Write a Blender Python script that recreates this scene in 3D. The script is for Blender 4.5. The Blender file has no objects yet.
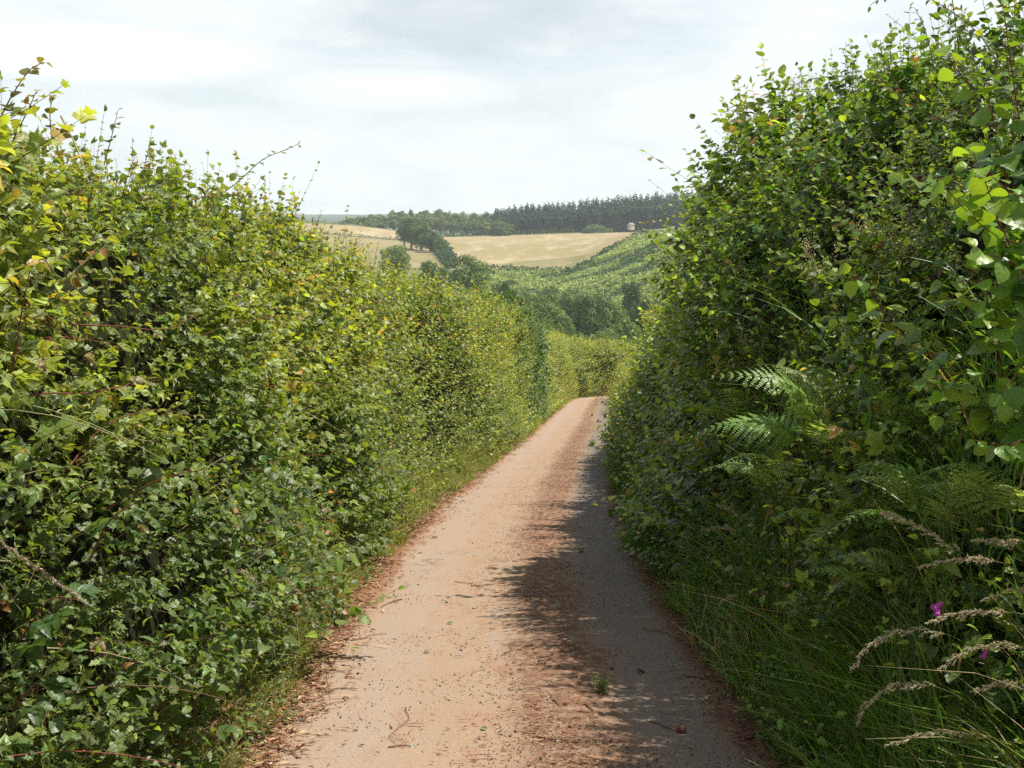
import bpy, math
import numpy as np
from mathutils import Vector
R = math.radians
rng = np.random.default_rng(11)
scene = bpy.context.scene
COL = scene.collection
LQ = 1.0     # foliage density multiplier

# ------------------------------------------------------------------ small numeric helpers
def nrm(v):
    return v / np.maximum(np.linalg.norm(v, axis=-1, keepdims=True), 1e-9)
def hash3(i, j, k, seed):
    h = (i * 374761393 + j * 668265263 + k * 2147483647 + seed * 1274126177) & 0xFFFFFFFF
    h = ((h ^ (h >> 13)) * 1274126177) & 0xFFFFFFFF
    h = ((h ^ (h >> 16)) * 2246822519) & 0xFFFFFFFF
    return ((h ^ (h >> 15)) & 0xFFFFFF) / float(0xFFFFFF)
def vnoise(p, seed=0):
    p = np.asarray(p, float); f = np.floor(p); i = f.astype(np.int64); t = p - f; t = t * t * (3 - 2 * t)
    r = 0
    for a in (0, 1):
        for b in (0, 1):
            for c in (0, 1):
                w = (t[..., 0] if a else 1 - t[..., 0]) * (t[..., 1] if b else 1 - t[..., 1]) * (t[..., 2] if c else 1 - t[..., 2])
                r = r + w * hash3(i[..., 0] + a, i[..., 1] + b, i[..., 2] + c, seed)
    return r * 2 - 1
def fbm(p, seed=0, o=3):
    p = np.asarray(p, float); r = 0; a = 1.0; s = 0
    for q in range(o):
        r = r + a * vnoise(p * (2.03 ** q), seed + q * 17); s += a; a *= .5
    return r / s * 1.5
def p3(x, y, z=0.0):
    x, y = np.broadcast_arrays(np.asarray(x, float), np.asarray(y, float))
    return np.stack([x, y, np.broadcast_to(np.asarray(z, float), x.shape)], -1)
def herm(xn, Y, x):
    xn = np.asarray(xn, float); Y = np.asarray(Y, float); x = np.clip(x, xn[0], xn[-1])
    d = np.diff(Y) / np.diff(xn); m = np.empty_like(Y)
    m[1:-1] = (d[1:] * np.diff(xn)[:-1] + d[:-1] * np.diff(xn)[1:]) / (xn[2:] - xn[:-2]); m[0] = d[0]; m[-1] = d[-1]
    i = np.clip(np.searchsorted(xn, x) - 1, 0, len(xn) - 2)
    h = xn[i + 1] - xn[i]; t = (x - xn[i]) / h
    return (2*t**3-3*t*t+1)*Y[i] + (t**3-2*t*t+t)*h*m[i] + (-2*t**3+3*t*t)*Y[i+1] + (t**3-t*t)*h*m[i+1]
def sstep(a, b, x):
    t = np.clip((x - a) / (b - a), 0, 1); return t * t * (3 - 2 * t)

# ------------------------------------------------------------------ camera and survey bearings
F = 1200.0; PITCH = math.atan(159 / F); CAMZ = 1.75
cp, sp = math.cos(PITCH), math.sin(PITCH)
def bearing(px, py):
    """direction of a bearing taken from the camera, scaled so that y = 1"""
    x = (np.asarray(px, float) - 512) / F; u = (384 - np.asarray(py, float)) / F
    y = cp + u * sp; z = -sp + u * cp
    return x / y, z / y
def at(px, py, d):
    x, z = bearing(px, py)
    return np.array([x * d, d, CAMZ + z * d])

# ------------------------------------------------------------------ terrain
SL = 0.114
PXN = np.array([-900, 200, 340, 440, 575, 640, 700, 1500.])
DN = np.array([90, 150, 200, 280, 350, 400, 450, 600, 700, 800, 1100, 1600, 6000.])
YT = {   # height of the line of sight (pixel row) that the ground meets at each distance
 -900: [285, 258, 246, 236, 216, 222, 232, 236, 236, 228],
  200: [285, 260, 249, 239, 218, 223, 232, 236, 236, 228],
  340: [290, 265, 255, 247, 223.5, 226, 230, 234, 234, 228],
  440: [300, 270, 260, 251, 235, 235, 235, 236, 234, 228],
  575: [305, 270.5, 260, 250, 233, 232, 230, 230, 232, 228],
  640: [286, 250, 236, 231.5, 232, 230, 226, 224, 232, 228],
  700: [266, 234, 228, 227, 229, 226, 220, 216, 232, 228],
 1500: [250, 226, 220, 218, 222, 220, 216, 216, 232, 228]}
ZT = []
for px in PXN:
    ys = YT[int(px)]
    row = [-SL * 90, -18.0, -21.0]
    for d, y in zip(DN[3:], ys):
        row.append(CAMZ + bearing(512, y)[1] * d)
    ZT.append(row)
ZT = np.array(ZT)
def terr(x, y):
    x = np.asarray(x, float); y = np.asarray(y, float)
    x, y = np.broadcast_arrays(x, y)
    plane = -SL * y
    yy = np.maximum(y, 90.0)
    px = np.clip(512 + F * x / yy, PXN[0], PXN[-1])
    cols = np.stack([herm(DN, r, yy) for r in ZT], 0)
    # hermite across bearings
    n = len(PXN); d = (cols[1:] - cols[:-1]) / (PXN[1:] - PXN[:-1]).reshape((-1,) + (1,) * x.ndim)
    m = np.empty_like(cols); m[0] = 0; m[-1] = 0; m[1:-1] = .5 * (d[1:] + d[:-1])
    i = np.clip(np.searchsorted(PXN, px) - 1, 0, n - 2)
    g = lambda A, k: np.take_along_axis(A, k[None], 0)[0]
    h = PXN[i + 1] - PXN[i]; t = (px - PXN[i]) / h
    z = (2*t**3-3*t*t+1)*g(cols, i) + (t**3-2*t*t+t)*h*g(m, i) + (-2*t**3+3*t*t)*g(cols, i+1) + (t**3-t*t)*h*g(m, i+1)
    w = sstep(90, 150, y)
    return np.where(y <= 90, plane, plane * (1 - w) + z * w if True else z)
def ground_at(px, py, lo=95., hi=900.):
    """first ground point met along a bearing"""
    bx, bz = bearing(px, py); d = np.linspace(lo, hi, 1600)
    g = terr(bx * d, d) - (CAMZ + bz * d)
    k = np.argmax(g > 0)
    dd = d[k] if g[k] > 0 else hi
    return np.array([bx * dd, dd, float(terr(bx * dd, dd))])

# ------------------------------------------------------------------ lane centreline
CP = np.array([(0, -14), (0, -6), (0, 0), (0, 5), (0, 9), (.13, 13), (.52, 18), (1.03, 24), (1.68, 31), (2.75, 44), (3.75, 54.5), (4.75, 58.2),
               (7.0, 60.8), (11, 62.8), (19, 65), (32, 67.5), (50, 70)], float)
tt = np.arange(len(CP)); tf = np.linspace(0, len(CP) - 1, 1500)
cx = herm(tt, CP[:, 0], tf); cy = herm(tt, CP[:, 1], tf)
sl = np.concatenate([[0], np.cumsum(np.hypot(np.diff(cx), np.diff(cy)))]) - 14.0
tx = np.gradient(cx, sl); ty = np.gradient(cy, sl); q = np.hypot(tx, ty); tx /= q; ty /= q
def lane_pt(s, off):
    """off: metres to the right (positive) of the centreline"""
    X = np.interp(s, sl, cx); Y = np.interp(s, sl, cy); a = np.interp(s, sl, tx); b = np.interp(s, sl, ty)
    return X + off * b, Y - off * a
def half_w(s):
    return np.interp(s, [0, 9, 18, 30, 56, 90], [1.27, 1.22, 1.13, 1.1, 1.03, 1.05])

# ------------------------------------------------------------------ mesh builder
class Geo:
    def __init__(s): s.v = []; s.f = []; s.c = []; s.uv = []; s.n = 0
    def add(s, v, faces, c=None, uv=None):
        """faces: list of int arrays (m,3) or (m,4)"""
        v = np.asarray(v, float).reshape(-1, 3)
        if not isinstance(faces, (list, tuple)): faces = [faces]
        for f in faces:
            f = np.asarray(f, np.int64)
            if f.size: s.f.append(f + s.n)
        s.v.append(v)
        c = np.array([.5, .5, .5]) if c is None else np.asarray(c, float)
        s.c.append(np.broadcast_to(c, v.shape) if c.ndim == 1 else c.reshape(-1, 3))
        s.uv.append(np.zeros((len(v), 2)) if uv is None else np.asarray(uv, float).reshape(-1, 2))
        s.n += len(v)
    def build(s, name, mat, parent=None, smooth=True):
        me = bpy.data.meshes.new(name)
        v = np.concatenate(s.v); c = np.concatenate(s.c); uv = np.concatenate(s.uv)
        idx = np.concatenate([f.reshape(-1) for f in s.f]); cnt = np.concatenate([np.full(len(f), f.shape[1]) for f in s.f])
        me.vertices.add(len(v)); me.vertices.foreach_set('co', v.astype(np.float32).ravel())
        me.loops.add(len(idx)); me.loops.foreach_set('vertex_index', idx.astype(np.int32))
        me.polygons.add(len(cnt)); me.polygons.foreach_set('loop_start', np.concatenate([[0], np.cumsum(cnt)[:-1]]).astype(np.int32))
        me.polygons.foreach_set('use_smooth', np.full(len(cnt), smooth))
        me.update(calc_edges=True)
        a = me.color_attributes.new('Col', 'FLOAT_COLOR', 'POINT')
        a.data.foreach_set('color', np.concatenate([np.clip(c, 0, 1), np.ones((len(c), 1))], 1).astype(np.float32).ravel())
        a = me.attributes.new('luv', 'FLOAT2', 'POINT'); a.data.foreach_set('vector', uv.astype(np.float32).ravel())
        me.materials.append(mat)
        o = bpy.data.objects.new(name, me); COL.objects.link(o)
        if parent is not None: o.parent = parent
        return o
def empty(name, loc=(0, 0, 0)):
    o = bpy.data.objects.new(name, None); COL.objects.link(o); o.location = loc; o.empty_display_size = .2; return o
def tag(o, label=None, cat=None, group=None, kind=None):
    if label: o['label'] = label
    if cat: o['category'] = cat
    if group: o['group'] = group
    if kind: o['kind'] = kind
    return o
def copy_thing(o, loc, rz=0, sc=1, label=None):
    c = o.copy(); COL.objects.link(c); c.location = loc; c.rotation_euler = (0, 0, rz); c.scale = (sc,) * 3 if np.isscalar(sc) else sc
    if label: c['label'] = label
    for ch in o.children:
        d = ch.copy(); COL.objects.link(d); d.parent = c
    return c
def grid_faces(nu, nv):
    i = np.arange(nu - 1)[:, None] * nv + np.arange(nv - 1)[None]
    i = i.reshape(-1); return np.stack([i, i + 1, i + nv + 1, i + nv], 1)
def tube(g, pts, rad, col, sides=5):
    pts = np.asarray(pts, float); n = len(pts); rad = np.broadcast_to(rad, (n,))
    t = nrm(np.gradient(pts, axis=0)); ref = np.array([.31, .2, .93]); a = nrm(np.cross(t, ref)); b = np.cross(t, a)
    th = np.linspace(0, 2 * np.pi, sides, endpoint=False)
    v = pts[:, None] + rad[:, None, None] * (np.cos(th)[None, :, None] * a[:, None] + np.sin(th)[None, :, None] * b[:, None])
    i = np.arange(n - 1)[:, None] * sides; j = np.arange(sides)[None]; k = (j + 1) % sides
    f = np.stack([i + j, i + k, i + sides + k, i + sides + j], -1).reshape(-1, 4)
    g.add(v, f, col)
def tubes(g, P, rad0, rad1, col, sides=3):
    """many thin stems at once, P (N,K,3)"""
    N, K, _ = P.shape
    if N == 0: return
    t = nrm(np.gradient(P, axis=1)); ref = np.array([.31, .2, .93]); a = nrm(np.cross(t, ref)); b = np.cross(t, a)
    th = np.linspace(0, 2 * np.pi, sides, endpoint=False)
    r = (np.asarray(rad0)[..., None] * np.ones((N, 1)) if np.ndim(rad0) else np.full((N, 1), rad0)) * np.linspace(1, rad1, K)[None]
    v = P[:, :, None] + r[:, :, None, None] * (np.cos(th)[:, None] * a[:, :, None] + np.sin(th)[:, None] * b[:, :, None])
    base = (np.arange(N) * K * sides)[:, None, None]; i = (np.arange(K - 1) * sides)[None, :, None]; j = np.arange(sides)[None, None]; k = (j + 1) % sides
    f = np.stack([base + i + j, base + i + k, base + i + sides + k, base + i + sides + j], -1).reshape(-1, 4)
    c = np.asarray(col, float); c = np.repeat(c, K * sides, 0) if c.ndim == 2 else c
    g.add(v, f, c)

# ------------------------------------------------------------------ leaf shapes: x across, y along, z up
def rows_leaf(ys, ws, fold=.16, arch=.22, ser=0.0):
    v = []; f4 = []; f3 = []; uv = []
    for k, (y, w) in enumerate(zip(ys, ws)):
        w2 = w * (1 + (ser if k % 2 else -ser)); z = -arch * (y - .15) ** 2
        v += [(-w2, y, z + fold * w2 * 1.0), (0, y, z), (w2, y, z + fold * w2)]
        uv += [(-w2, y), (0, y), (w2, y)]
    for k in range(len(ys) - 1):
        a = k * 3
        f4 += [(a, a + 1, a + 4, a + 3), (a + 1, a + 2, a + 5, a + 4)]
    return np.array(v, float), [np.array(f4)], np.array(uv, float)
def fan_leaf(rad, angs, cy=.32, fold=.18):
    v = [(0, cy, 0)]; uv = [(0, cy)]
    for r, a in zip(rad, angs):
        x, y = r * math.sin(a), cy + r * math.cos(a); v.append((x, y, fold * abs(x) - .2 * (y - .2) ** 2)); uv.append((x, y))
    n = len(rad); f = [(0, 1 + k, 1 + (k + 1) % n) for k in range(n)]
    return np.array(v, float), [np.array(f)], np.array(uv, float)
def multi_leaf(parts):
    """compound leaf out of (template, dx, dy, rot, scale)"""
    V = []; Fs = []; U = []; n = 0
    for (v, f, uv), dx, dy, a, s in parts:
        c, d = math.cos(a), math.sin(a); w = v * s
        V.append(np.stack([c * w[:, 0] + d * w[:, 1] + dx, -d * w[:, 0] + c * w[:, 1] + dy, w[:, 2]], 1)); Fs += [x + n for x in f]; U.append(uv); n += len(v)
    return np.concatenate(V), Fs, np.concatenate(U)
hazel_h = rows_leaf([0, .08, .2, .34, .48, .62, .75, .87, 1.0], [.03, .27, .43, .47, .49, .42, .34, .17, .01], .14, .3, .04)
hazel_m = rows_leaf([0, .2, .55, .82, 1.0], [.04, .40, .45, .27, .01], .18, .3)
ovate_h = rows_leaf([0, .1, .25, .42, .58, .73, .87, 1.0], [.02, .18, .28, .31, .27, .2, .1, .005], .3, .35, .05)
ovate_m = rows_leaf([0, .3, .7, 1.0], [.02, .29, .22, .01], .3, .3)
oak_h = rows_leaf([0, .12, .22, .33, .43, .55, .65, .78, .88, 1.0], [.03, .12, .1, .22, .15, .31, .22, .33, .24, .04], .12, .3)
_a = np.linspace(0, 2 * math.pi, 16, endpoint=False)
maple_h = fan_leaf([.66, .36, .5, .62, .36, .42, .46, .3, .2, .3, .46, .42, .36, .62, .5, .36], _a)
maple_m = fan_leaf([.66, .38, .6, .38, .44, .22, .44, .38, .6, .38], np.linspace(0, 2 * math.pi, 10, endpoint=False))
bram_h = multi_leaf([(ovate_h, 0, .38, 0, .62), (ovate_h, 0, .34, 1.15, .5), (ovate_h, 0, .34, -1.15, .5)])
bram_m = multi_leaf([(ovate_m, 0, .38, 0, .66), (ovate_m, 0, .34, 1.15, .54), (ovate_m, 0, .34, -1.15, .54)])
dia = (np.array([(0, 0, 0), (.42, .5, .12), (0, 1, -.08), (-.42, .5, .12)], float), [np.array([(0, 1, 2), (0, 2, 3)])], np.array([(0, 0), (.4, .5), (0, 1), (-.4, .5)], float))
slim = rows_leaf([0, .4, .75, 1.0], [.03, .12, .08, .01], .4, .5)

def scatter(g, T, pos, d, n, size, col, curl=None, wid=None):
    """one leaf template at many places"""
    tv, tf_, tuv = T; N = len(pos)
    if N == 0: return
    d = nrm(d); n = nrm(n - (n * d).sum(-1, keepdims=True) * d); s = np.cross(d, n)
    curl = np.ones(N) if curl is None else curl; wid = np.ones(N) if wid is None else wid
    size = np.broadcast_to(size, (N,))
    v = pos[:, None] + size[:, None, None] * ((tv[None, :, 0:1] * wid[:, None, None]) * s[:, None] + tv[None, :, 1:2] * d[:, None] + (tv[None, :, 2:3] * curl[:, None, None]) * n[:, None])
    off = (np.arange(N) * len(tv))[:, None, None]
    fs = [(off + f[None]).reshape(-1, f.shape[1]) for f in tf_]
    g.add(v, fs, np.repeat(col, len(tv), 0), np.tile(tuv, (N, 1)))

MAT = {}
def shoots(gl, gs, base, dirn, L, up, out, K, kinds, size, cols, bend=.25, stem_r=.0022, stemcol=(.11, .07, .035), young=1.0, spread=.8, drop=.15, jit=.4):
    """leafy shoots. kinds: list of (template, share). cols(t, pos, N) -> leaf colours"""
    N = len(base)
    if N == 0: return
    dirn = nrm(dirn); L = np.broadcast_to(L, (N,))
    def P(t): return base[:, None] + dirn[:, None] * (L[:, None] * t)[..., None] + bend * np.array([0, 0, 1.]) * (L[:, None] * t * t)[..., None]
    if gs is not None:
        tubes(gs, P(np.linspace(0, 1, 4)[None] * np.ones((N, 1))), stem_r, .35, np.asarray(stemcol, float), 3)
    t = (np.arange(K) + .6)[None] / K + rng.uniform(-.3, .3, (N, K)) / K
    t = np.clip(.08 + .92 * t, 0, 1)
    pos = P(t); tan = nrm(dirn[:, None] + 2 * bend * np.array([0, 0, 1.]) * t[..., None])
    side = nrm(np.cross(tan, up + .01)); sg = np.where(np.arange(K) % 2, 1., -1.)[None, :, None] * np.ones((N, 1, 1))
    jt = rng.normal(0, jit, (N, K, 3))
    ld = nrm(tan * .45 + side * sg * spread + out[:, None] * .25 + jt + np.array([0, 0, -drop]))
    last = np.zeros((N, K, 1)); last[:, -1] = 1
    ld = nrm(ld * (1 - last * .6) + tan * last)
    ln = nrm(np.array([0, 0, 1.]) * .75 + out[:, None] * .55 + rng.normal(0, jit * .9, (N, K, 3)))
    sz = size * (1 - .5 * t * young) * rng.uniform(.7, 1.2, (N, K)) * (np.clip(np.exp(rng.normal(-.02, .24, N)), .6, 1.35) * (1 + .3 * fbm(base * .8 + 3, 33, 2)))[:, None]
    c = cols(t.reshape(-1), pos.reshape(-1, 3))
    pos = pos.reshape(-1, 3); ld = ld.reshape(-1, 3); ln = ln.reshape(-1, 3); sz = sz.reshape(-1)
    kc = np.cumsum([k[1] for k in kinds]) / sum(k[1] for k in kinds); kid = np.minimum(np.searchsorted(kc, np.clip(.5 + .62 * fbm(base * 1.1 + 9, 91, 2) + rng.normal(0, .12, N), 0, .999)), len(kinds) - 1); kid = np.repeat(kid, K)
    for i, (T, _, ks) in enumerate(kinds):
        m = kid == i
        scatter(gl, T, pos[m], ld[m], ln[m], sz[m] * ks, c[m], rng.uniform(.4, 2.2, m.sum()), rng.uniform(.75, 1.12, m.sum()))

def leafcols(mature, youngc, tip=None, tipshare=0., yl=1.6, var=.28, dead=.003):
    mature, youngc = np.array(mature, float), np.array(youngc, float)
    def f(t, pos):
        N = len(t); zone = .5 + .5 * fbm(pos * .9, 5, 2); big = fbm(pos * .45 + 4, 15, 2)[:, None]
        w = np.clip(t ** yl * (.55 + .9 * zone) + rng.normal(0, .1, N), 0, 1)[:, None]
        c = (mature * (1 - w) + youngc * w) * (1 + big * np.array([.16, .12, .05]))
        if tip is not None:
            m = (rng.random(N) < tipshare * t * 2 * np.clip(zone * 1.6 - .4, .05, 1.5))[:, None]; c = np.where(m, np.array(tip) * rng.uniform(.7, 1.2, (N, 1)), c)
        m = (rng.random(N) < dead)[:, None]; c = np.where(m, np.array([.28, .13, .04]) * rng.uniform(.5, 1.2, (N, 1)), c)
        hue = rng.normal(0, .09, (N, 1)) * np.array([1., .15, -.4])
        return np.clip(c * np.exp(rng.normal(0, var, (N, 1)) + hue), .004, .8)
    return f

# ------------------------------------------------------------------ materials
def mat(name):
    m = bpy.data.materials.new(name); m.use_nodes = True; nt = m.node_tree; nt.nodes.clear()
    return m, nt, lambda t, **k: mk(nt, t, k)
def mk(nt, t, k):
    n = nt.nodes.new(t)
    for a, b in k.items(): setattr(n, a, b)
    return n
def mixc(nt, fac, a, b, mode='MIX'):
    n = nt.nodes.new('ShaderNodeMix'); n.data_type = 'RGBA'; n.blend_type = mode
    for s, val in ((n.inputs[0], fac), (n.inputs[6], a), (n.inputs[7], b)):
        if isinstance(val, bpy.types.NodeSocket): nt.links.new(val, s)
        elif isinstance(val, (int, float)): s.default_value = val
        else: s.default_value = (*val[:3], 1)
    return n.outputs[2]
def math_(nt, op, a, b=0., c=None, clamp=False):
    n = nt.nodes.new('ShaderNodeMath'); n.operation = op; n.use_clamp = clamp
    for s, val in zip(n.inputs, (a, b, c)):
        if val is None: continue
        if isinstance(val, bpy.types.NodeSocket): nt.links.new(val, s)
        else: s.default_value = val
    return n.outputs[0]
def noise(nt, vec, scale, detail=3, rough=.55, dist=0.):
    n = nt.nodes.new('ShaderNodeTexNoise'); n.inputs['Scale'].default_value = scale; n.inputs['Detail'].default_value = detail
    n.inputs['Roughness'].default_value = rough; n.inputs['Distortion'].default_value = dist
    if vec is not None: nt.links.new(vec, n.inputs['Vector'])
    return n.outputs['Fac']
def ramp(nt, fac, a, b):
    n = nt.nodes.new('ShaderNodeMapRange'); n.interpolation_type = 'SMOOTHSTEP'
    nt.links.new(fac, n.inputs[0]); n.inputs[1].default_value = a; n.inputs[2].default_value = b
    return n.outputs[0]
def leaf_mat(name, rough=.42, spec=.5, trans=.36, veins=True, tr=(1.9, 1.8, .55), coat=0.):
    m, nt, N = mat(name); L = nt.links
    col = N('ShaderNodeAttribute', attribute_name='Col').outputs['Color']
    out = N('ShaderNodeOutputMaterial'); bs = N('ShaderNodeBsdfPrincipled'); tl = N('ShaderNodeBsdfTranslucent'); mx = N('ShaderNodeMixShader')
    geo = N('ShaderNodeNewGeometry')
    if veins:
        uv = N('ShaderNodeAttribute', attribute_name='luv').outputs['Vector']
        sx = N('ShaderNodeSeparateXYZ'); L.new(uv, sx.inputs[0])
        ax = math_(nt, 'ABSOLUTE', sx.outputs[0])
        v = math_(nt, 'SUBTRACT', sx.outputs[1], math_(nt, 'MULTIPLY', ax, .75))
        w = math_(nt, 'PINGPONG', math_(nt, 'MULTIPLY', v, 7.0), 1.0)
        side = ramp(nt, w, .14, .0)
        mid = ramp(nt, ax, .03, .0)
        vn = math_(nt, 'MAXIMUM', side, mid)
        col2 = mixc(nt, math_(nt, 'MULTIPLY', vn, .35), col, (.30, .36, .12))
        nz = noise(nt, uv, 6.0, 3)
        col2 = mixc(nt, 1.0, col2, mixc(nt, nz, (.72, .72, .72), (1.25, 1.25, 1.25)), 'MULTIPLY')
        bp = N('ShaderNodeBump'); bp.inputs['Strength'].default_value = .5; bp.inputs['Distance'].default_value = .002
        L.new(math_(nt, 'ADD', math_(nt, 'MULTIPLY', w, .7), nz), bp.inputs['Height']); L.new(bp.outputs[0], bs.inputs['Normal'])
    else: col2 = col
    # undersides are paler and greyer
    under = mixc(nt, .22, col2, (.20, .26, .13))
    cc = mixc(nt, math_(nt, 'MULTIPLY', geo.outputs['Backfacing'], .8), col2, under)
    L.new(cc, bs.inputs['Base Color']); bs.inputs['Roughness'].default_value = rough; bs.inputs['Specular IOR Level'].default_value = spec
    tc = mixc(nt, 1.0, col2, tr, 'MULTIPLY'); L.new(tc, tl.inputs[0])
    mx.inputs[0].default_value = trans; L.new(bs.outputs[0], mx.inputs[1]); L.new(tl.outputs[0], mx.inputs[2]); L.new(mx.outputs[0], out.inputs[0])
    return m
def attr_mat(name, rough=.8, spec=.25, nscale=40., amt=.4, bump=.0, dist=.01):
    m, nt, N = mat(name); L = nt.links
    col = N('ShaderNodeAttribute', attribute_name='Col').outputs['Color']; tc = N('ShaderNodeTexCoord').outputs['Object']
    nz = noise(nt, tc, nscale, 4)
    c = mixc(nt, 1.0, col, mixc(nt, nz, (1 - amt,) * 3, (1 + amt,) * 3), 'MULTIPLY')
    out = N('ShaderNodeOutputMaterial'); bs = N('ShaderNodeBsdfPrincipled'); L.new(c, bs.inputs['Base Color'])
    bs.inputs['Roughness'].default_value = rough; bs.inputs['Specular IOR Level'].default_value = spec
    if bump:
        bp = N('ShaderNodeBump'); bp.inputs['Strength'].default_value = bump; bp.inputs['Distance'].default_value = dist
        L.new(nz, bp.inputs['Height']); L.new(bp.outputs[0], bs.inputs['Normal'])
    L.new(bs.outputs[0], out.inputs[0]); return m
M_LEAF = leaf_mat('hedge_leaf', .40, .5, .40)
M_LEAFG = leaf_mat('glossy_ivy_leaf', .42, .4, .25)
M_LEAFM = leaf_mat('small_hedge_leaf', .42, .45, .38, veins=False)
M_FAR = leaf_mat('tree_leaf', .6, .25, .22, veins=False, tr=(1.3, 1.3, .6))
M_GRASS = leaf_mat('grass_blade', .45, .4, .35, veins=False)
M_SEED = leaf_mat('dry_grass_seed', .65, .3, .3, veins=False, tr=(1.2, 1.1, .9))
M_WOOD = attr_mat('bark', .85, .2, 60, .4, .4, .004)
M_CORE = attr_mat('hedge_core_shade', .95, .05, 9, .7, .6, .05)  # near-black tone of the hedge core, shade put into the colour
M_DEB = attr_mat('lane_litter', .9, .15, 90, .35)

def lane_material():
    m, nt, N = mat('dusty_lane_asphalt'); L = nt.links
    uv = N('ShaderNodeAttribute', attribute_name='luv').outputs['Vector']; sx = N('ShaderNodeSeparateXYZ'); L.new(uv, sx.inputs[0])
    u0, v0 = sx.outputs[0], sx.outputs[1]
    mp = N('ShaderNodeMapping'); mp.inputs['Scale'].default_value = (1, .35, 1); L.new(uv, mp.inputs[0])
    big = noise(nt, mp.outputs[0], 1.6, 4, .6); med = noise(nt, mp.outputs[0], 7., 5, .65); fine = noise(nt, uv, 60., 4, .7); grit = noise(nt, uv, 210., 2, .6)
    streak = N('ShaderNodeMapping'); streak.inputs['Scale'].default_value = (6.5, 5, 1); L.new(uv, streak.inputs[0]); stn = noise(nt, streak.outputs[0], 2.2, 5, .7)
    u = math_(nt, 'ADD', u0, math_(nt, 'MULTIPLY', math_(nt, 'SUBTRACT', big, .5), .45))
    u = math_(nt, 'ADD', u, math_(nt, 'MULTIPLY', math_(nt, 'SUBTRACT', med, .5), .28))
    dust = mixc(nt, big, (.325, .216, .135), (.37, .272, .185))
    dust = mixc(nt, math_(nt, 'MULTIPLY', ramp(nt, med, .50, .68), .6), dust, (.33, .185, .115))
    dust = mixc(nt, math_(nt, 'MULTIPLY', ramp(nt, med, .46, .32), .5), dust, (.30, .25, .215))
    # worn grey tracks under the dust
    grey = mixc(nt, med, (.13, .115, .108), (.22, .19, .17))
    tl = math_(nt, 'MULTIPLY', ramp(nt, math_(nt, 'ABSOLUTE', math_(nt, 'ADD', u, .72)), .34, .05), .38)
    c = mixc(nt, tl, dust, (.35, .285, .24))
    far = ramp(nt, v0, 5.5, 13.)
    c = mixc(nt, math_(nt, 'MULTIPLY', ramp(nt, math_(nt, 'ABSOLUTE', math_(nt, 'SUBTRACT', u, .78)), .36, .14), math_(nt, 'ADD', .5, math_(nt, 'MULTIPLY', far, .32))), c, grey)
    # middle ridge of washed-in litter
    mid = math_(nt, 'MULTIPLY', ramp(nt, math_(nt, 'ABSOLUTE', math_(nt, 'SUBTRACT', u, .26)), .38, .08), math_(nt, 'MULTIPLY', ramp(nt, math_(nt, 'ADD', math_(nt, 'MULTIPLY', stn, .6), math_(nt, 'MULTIPLY', fine, .4)), .40, .54), .92))
    c = mixc(nt, mid, c, mixc(nt, fine, (.09, .038, .02), (.25, .12, .065)))
    # wider thin drifts of litter on the whole middle
    c = mixc(nt, math_(nt, 'MULTIPLY', math_(nt, 'MULTIPLY', ramp(nt, stn, .55, .72), ramp(nt, math_(nt, 'ABSOLUTE', math_(nt, 'SUBTRACT', u, .05)), .7, .1)), .45), c, (.27, .13, .07))
    # edges
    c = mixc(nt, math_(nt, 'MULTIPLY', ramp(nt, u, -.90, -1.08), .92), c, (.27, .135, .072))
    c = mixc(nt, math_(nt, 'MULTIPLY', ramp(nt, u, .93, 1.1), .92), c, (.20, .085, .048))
    # straw coloured smears
    sm = N('ShaderNodeMapping'); sm.inputs['Scale'].default_value = (1.2, 5, 1); sm.inputs['Location'].default_value = (3, 1.7, 0); L.new(uv, sm.inputs[0])
    c = mixc(nt, math_(nt, 'MULTIPLY', ramp(nt, noise(nt, sm.outputs[0], 1.6, 4, .6), .68, .76), .5), c, (.55, .40, .22))
    # cracks
    vo = N('ShaderNodeTexVoronoi', feature='DISTANCE_TO_EDGE'); vo.inputs['Scale'].default_value = .9
    wv = N('ShaderNodeVectorMath', operation='ADD'); L.new(uv, wv.inputs[0]); nn = N('ShaderNodeTexNoise'); nn.inputs['Scale'].default_value = 3; L.new(uv, nn.inputs['Vector'])
    sc = N('ShaderNodeVectorMath', operation='SCALE'); sc.inputs['Scale'].default_value = .8; L.new(nn.outputs['Color'], sc.inputs[0]); L.new(sc.outputs[0], wv.inputs[1]); L.new(wv.outputs[0], vo.inputs['Vector'])
    crack = math_(nt, 'MULTIPLY', ramp(nt, vo.outputs[0], .012, .002), ramp(nt, big, .5, .62))
    c = mixc(nt, math_(nt, 'MULTIPLY', crack, .5), c, (.10, .06, .045))
    c = mixc(nt, 1., c, mixc(nt, fine, (.55, .53, .51), (1.45, 1.45, 1.45)), 'MULTIPLY')
    c = mixc(nt, math_(nt, 'MULTIPLY', ramp(nt, grit, .60, .70), .65), c, (.62, .53, .46))
    c = mixc(nt, math_(nt, 'MULTIPLY', ramp(nt, grit, .40, .31), .65), c, (.10, .06, .045))
    out = N('ShaderNodeOutputMaterial'); bs = N('ShaderNodeBsdfPrincipled'); L.new(c, bs.inputs['Base Color']); bs.inputs['Roughness'].default_value = .93; bs.inputs['Specular IOR Level'].default_value = .15
    bp = N('ShaderNodeBump'); bp.inputs['Strength'].default_value = .8; bp.inputs['Distance'].default_value = .007
    h = math_(nt, 'ADD', math_(nt, 'MULTIPLY', grit, .5), math_(nt, 'ADD', math_(nt, 'MULTIPLY', fine, .6), math_(nt, 'MULTIPLY', stn, .8)))
    L.new(h, bp.inputs['Height']); L.new(bp.outputs[0], bs.inputs['Normal']); L.new(bs.outputs[0], out.inputs[0]); return m
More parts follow.
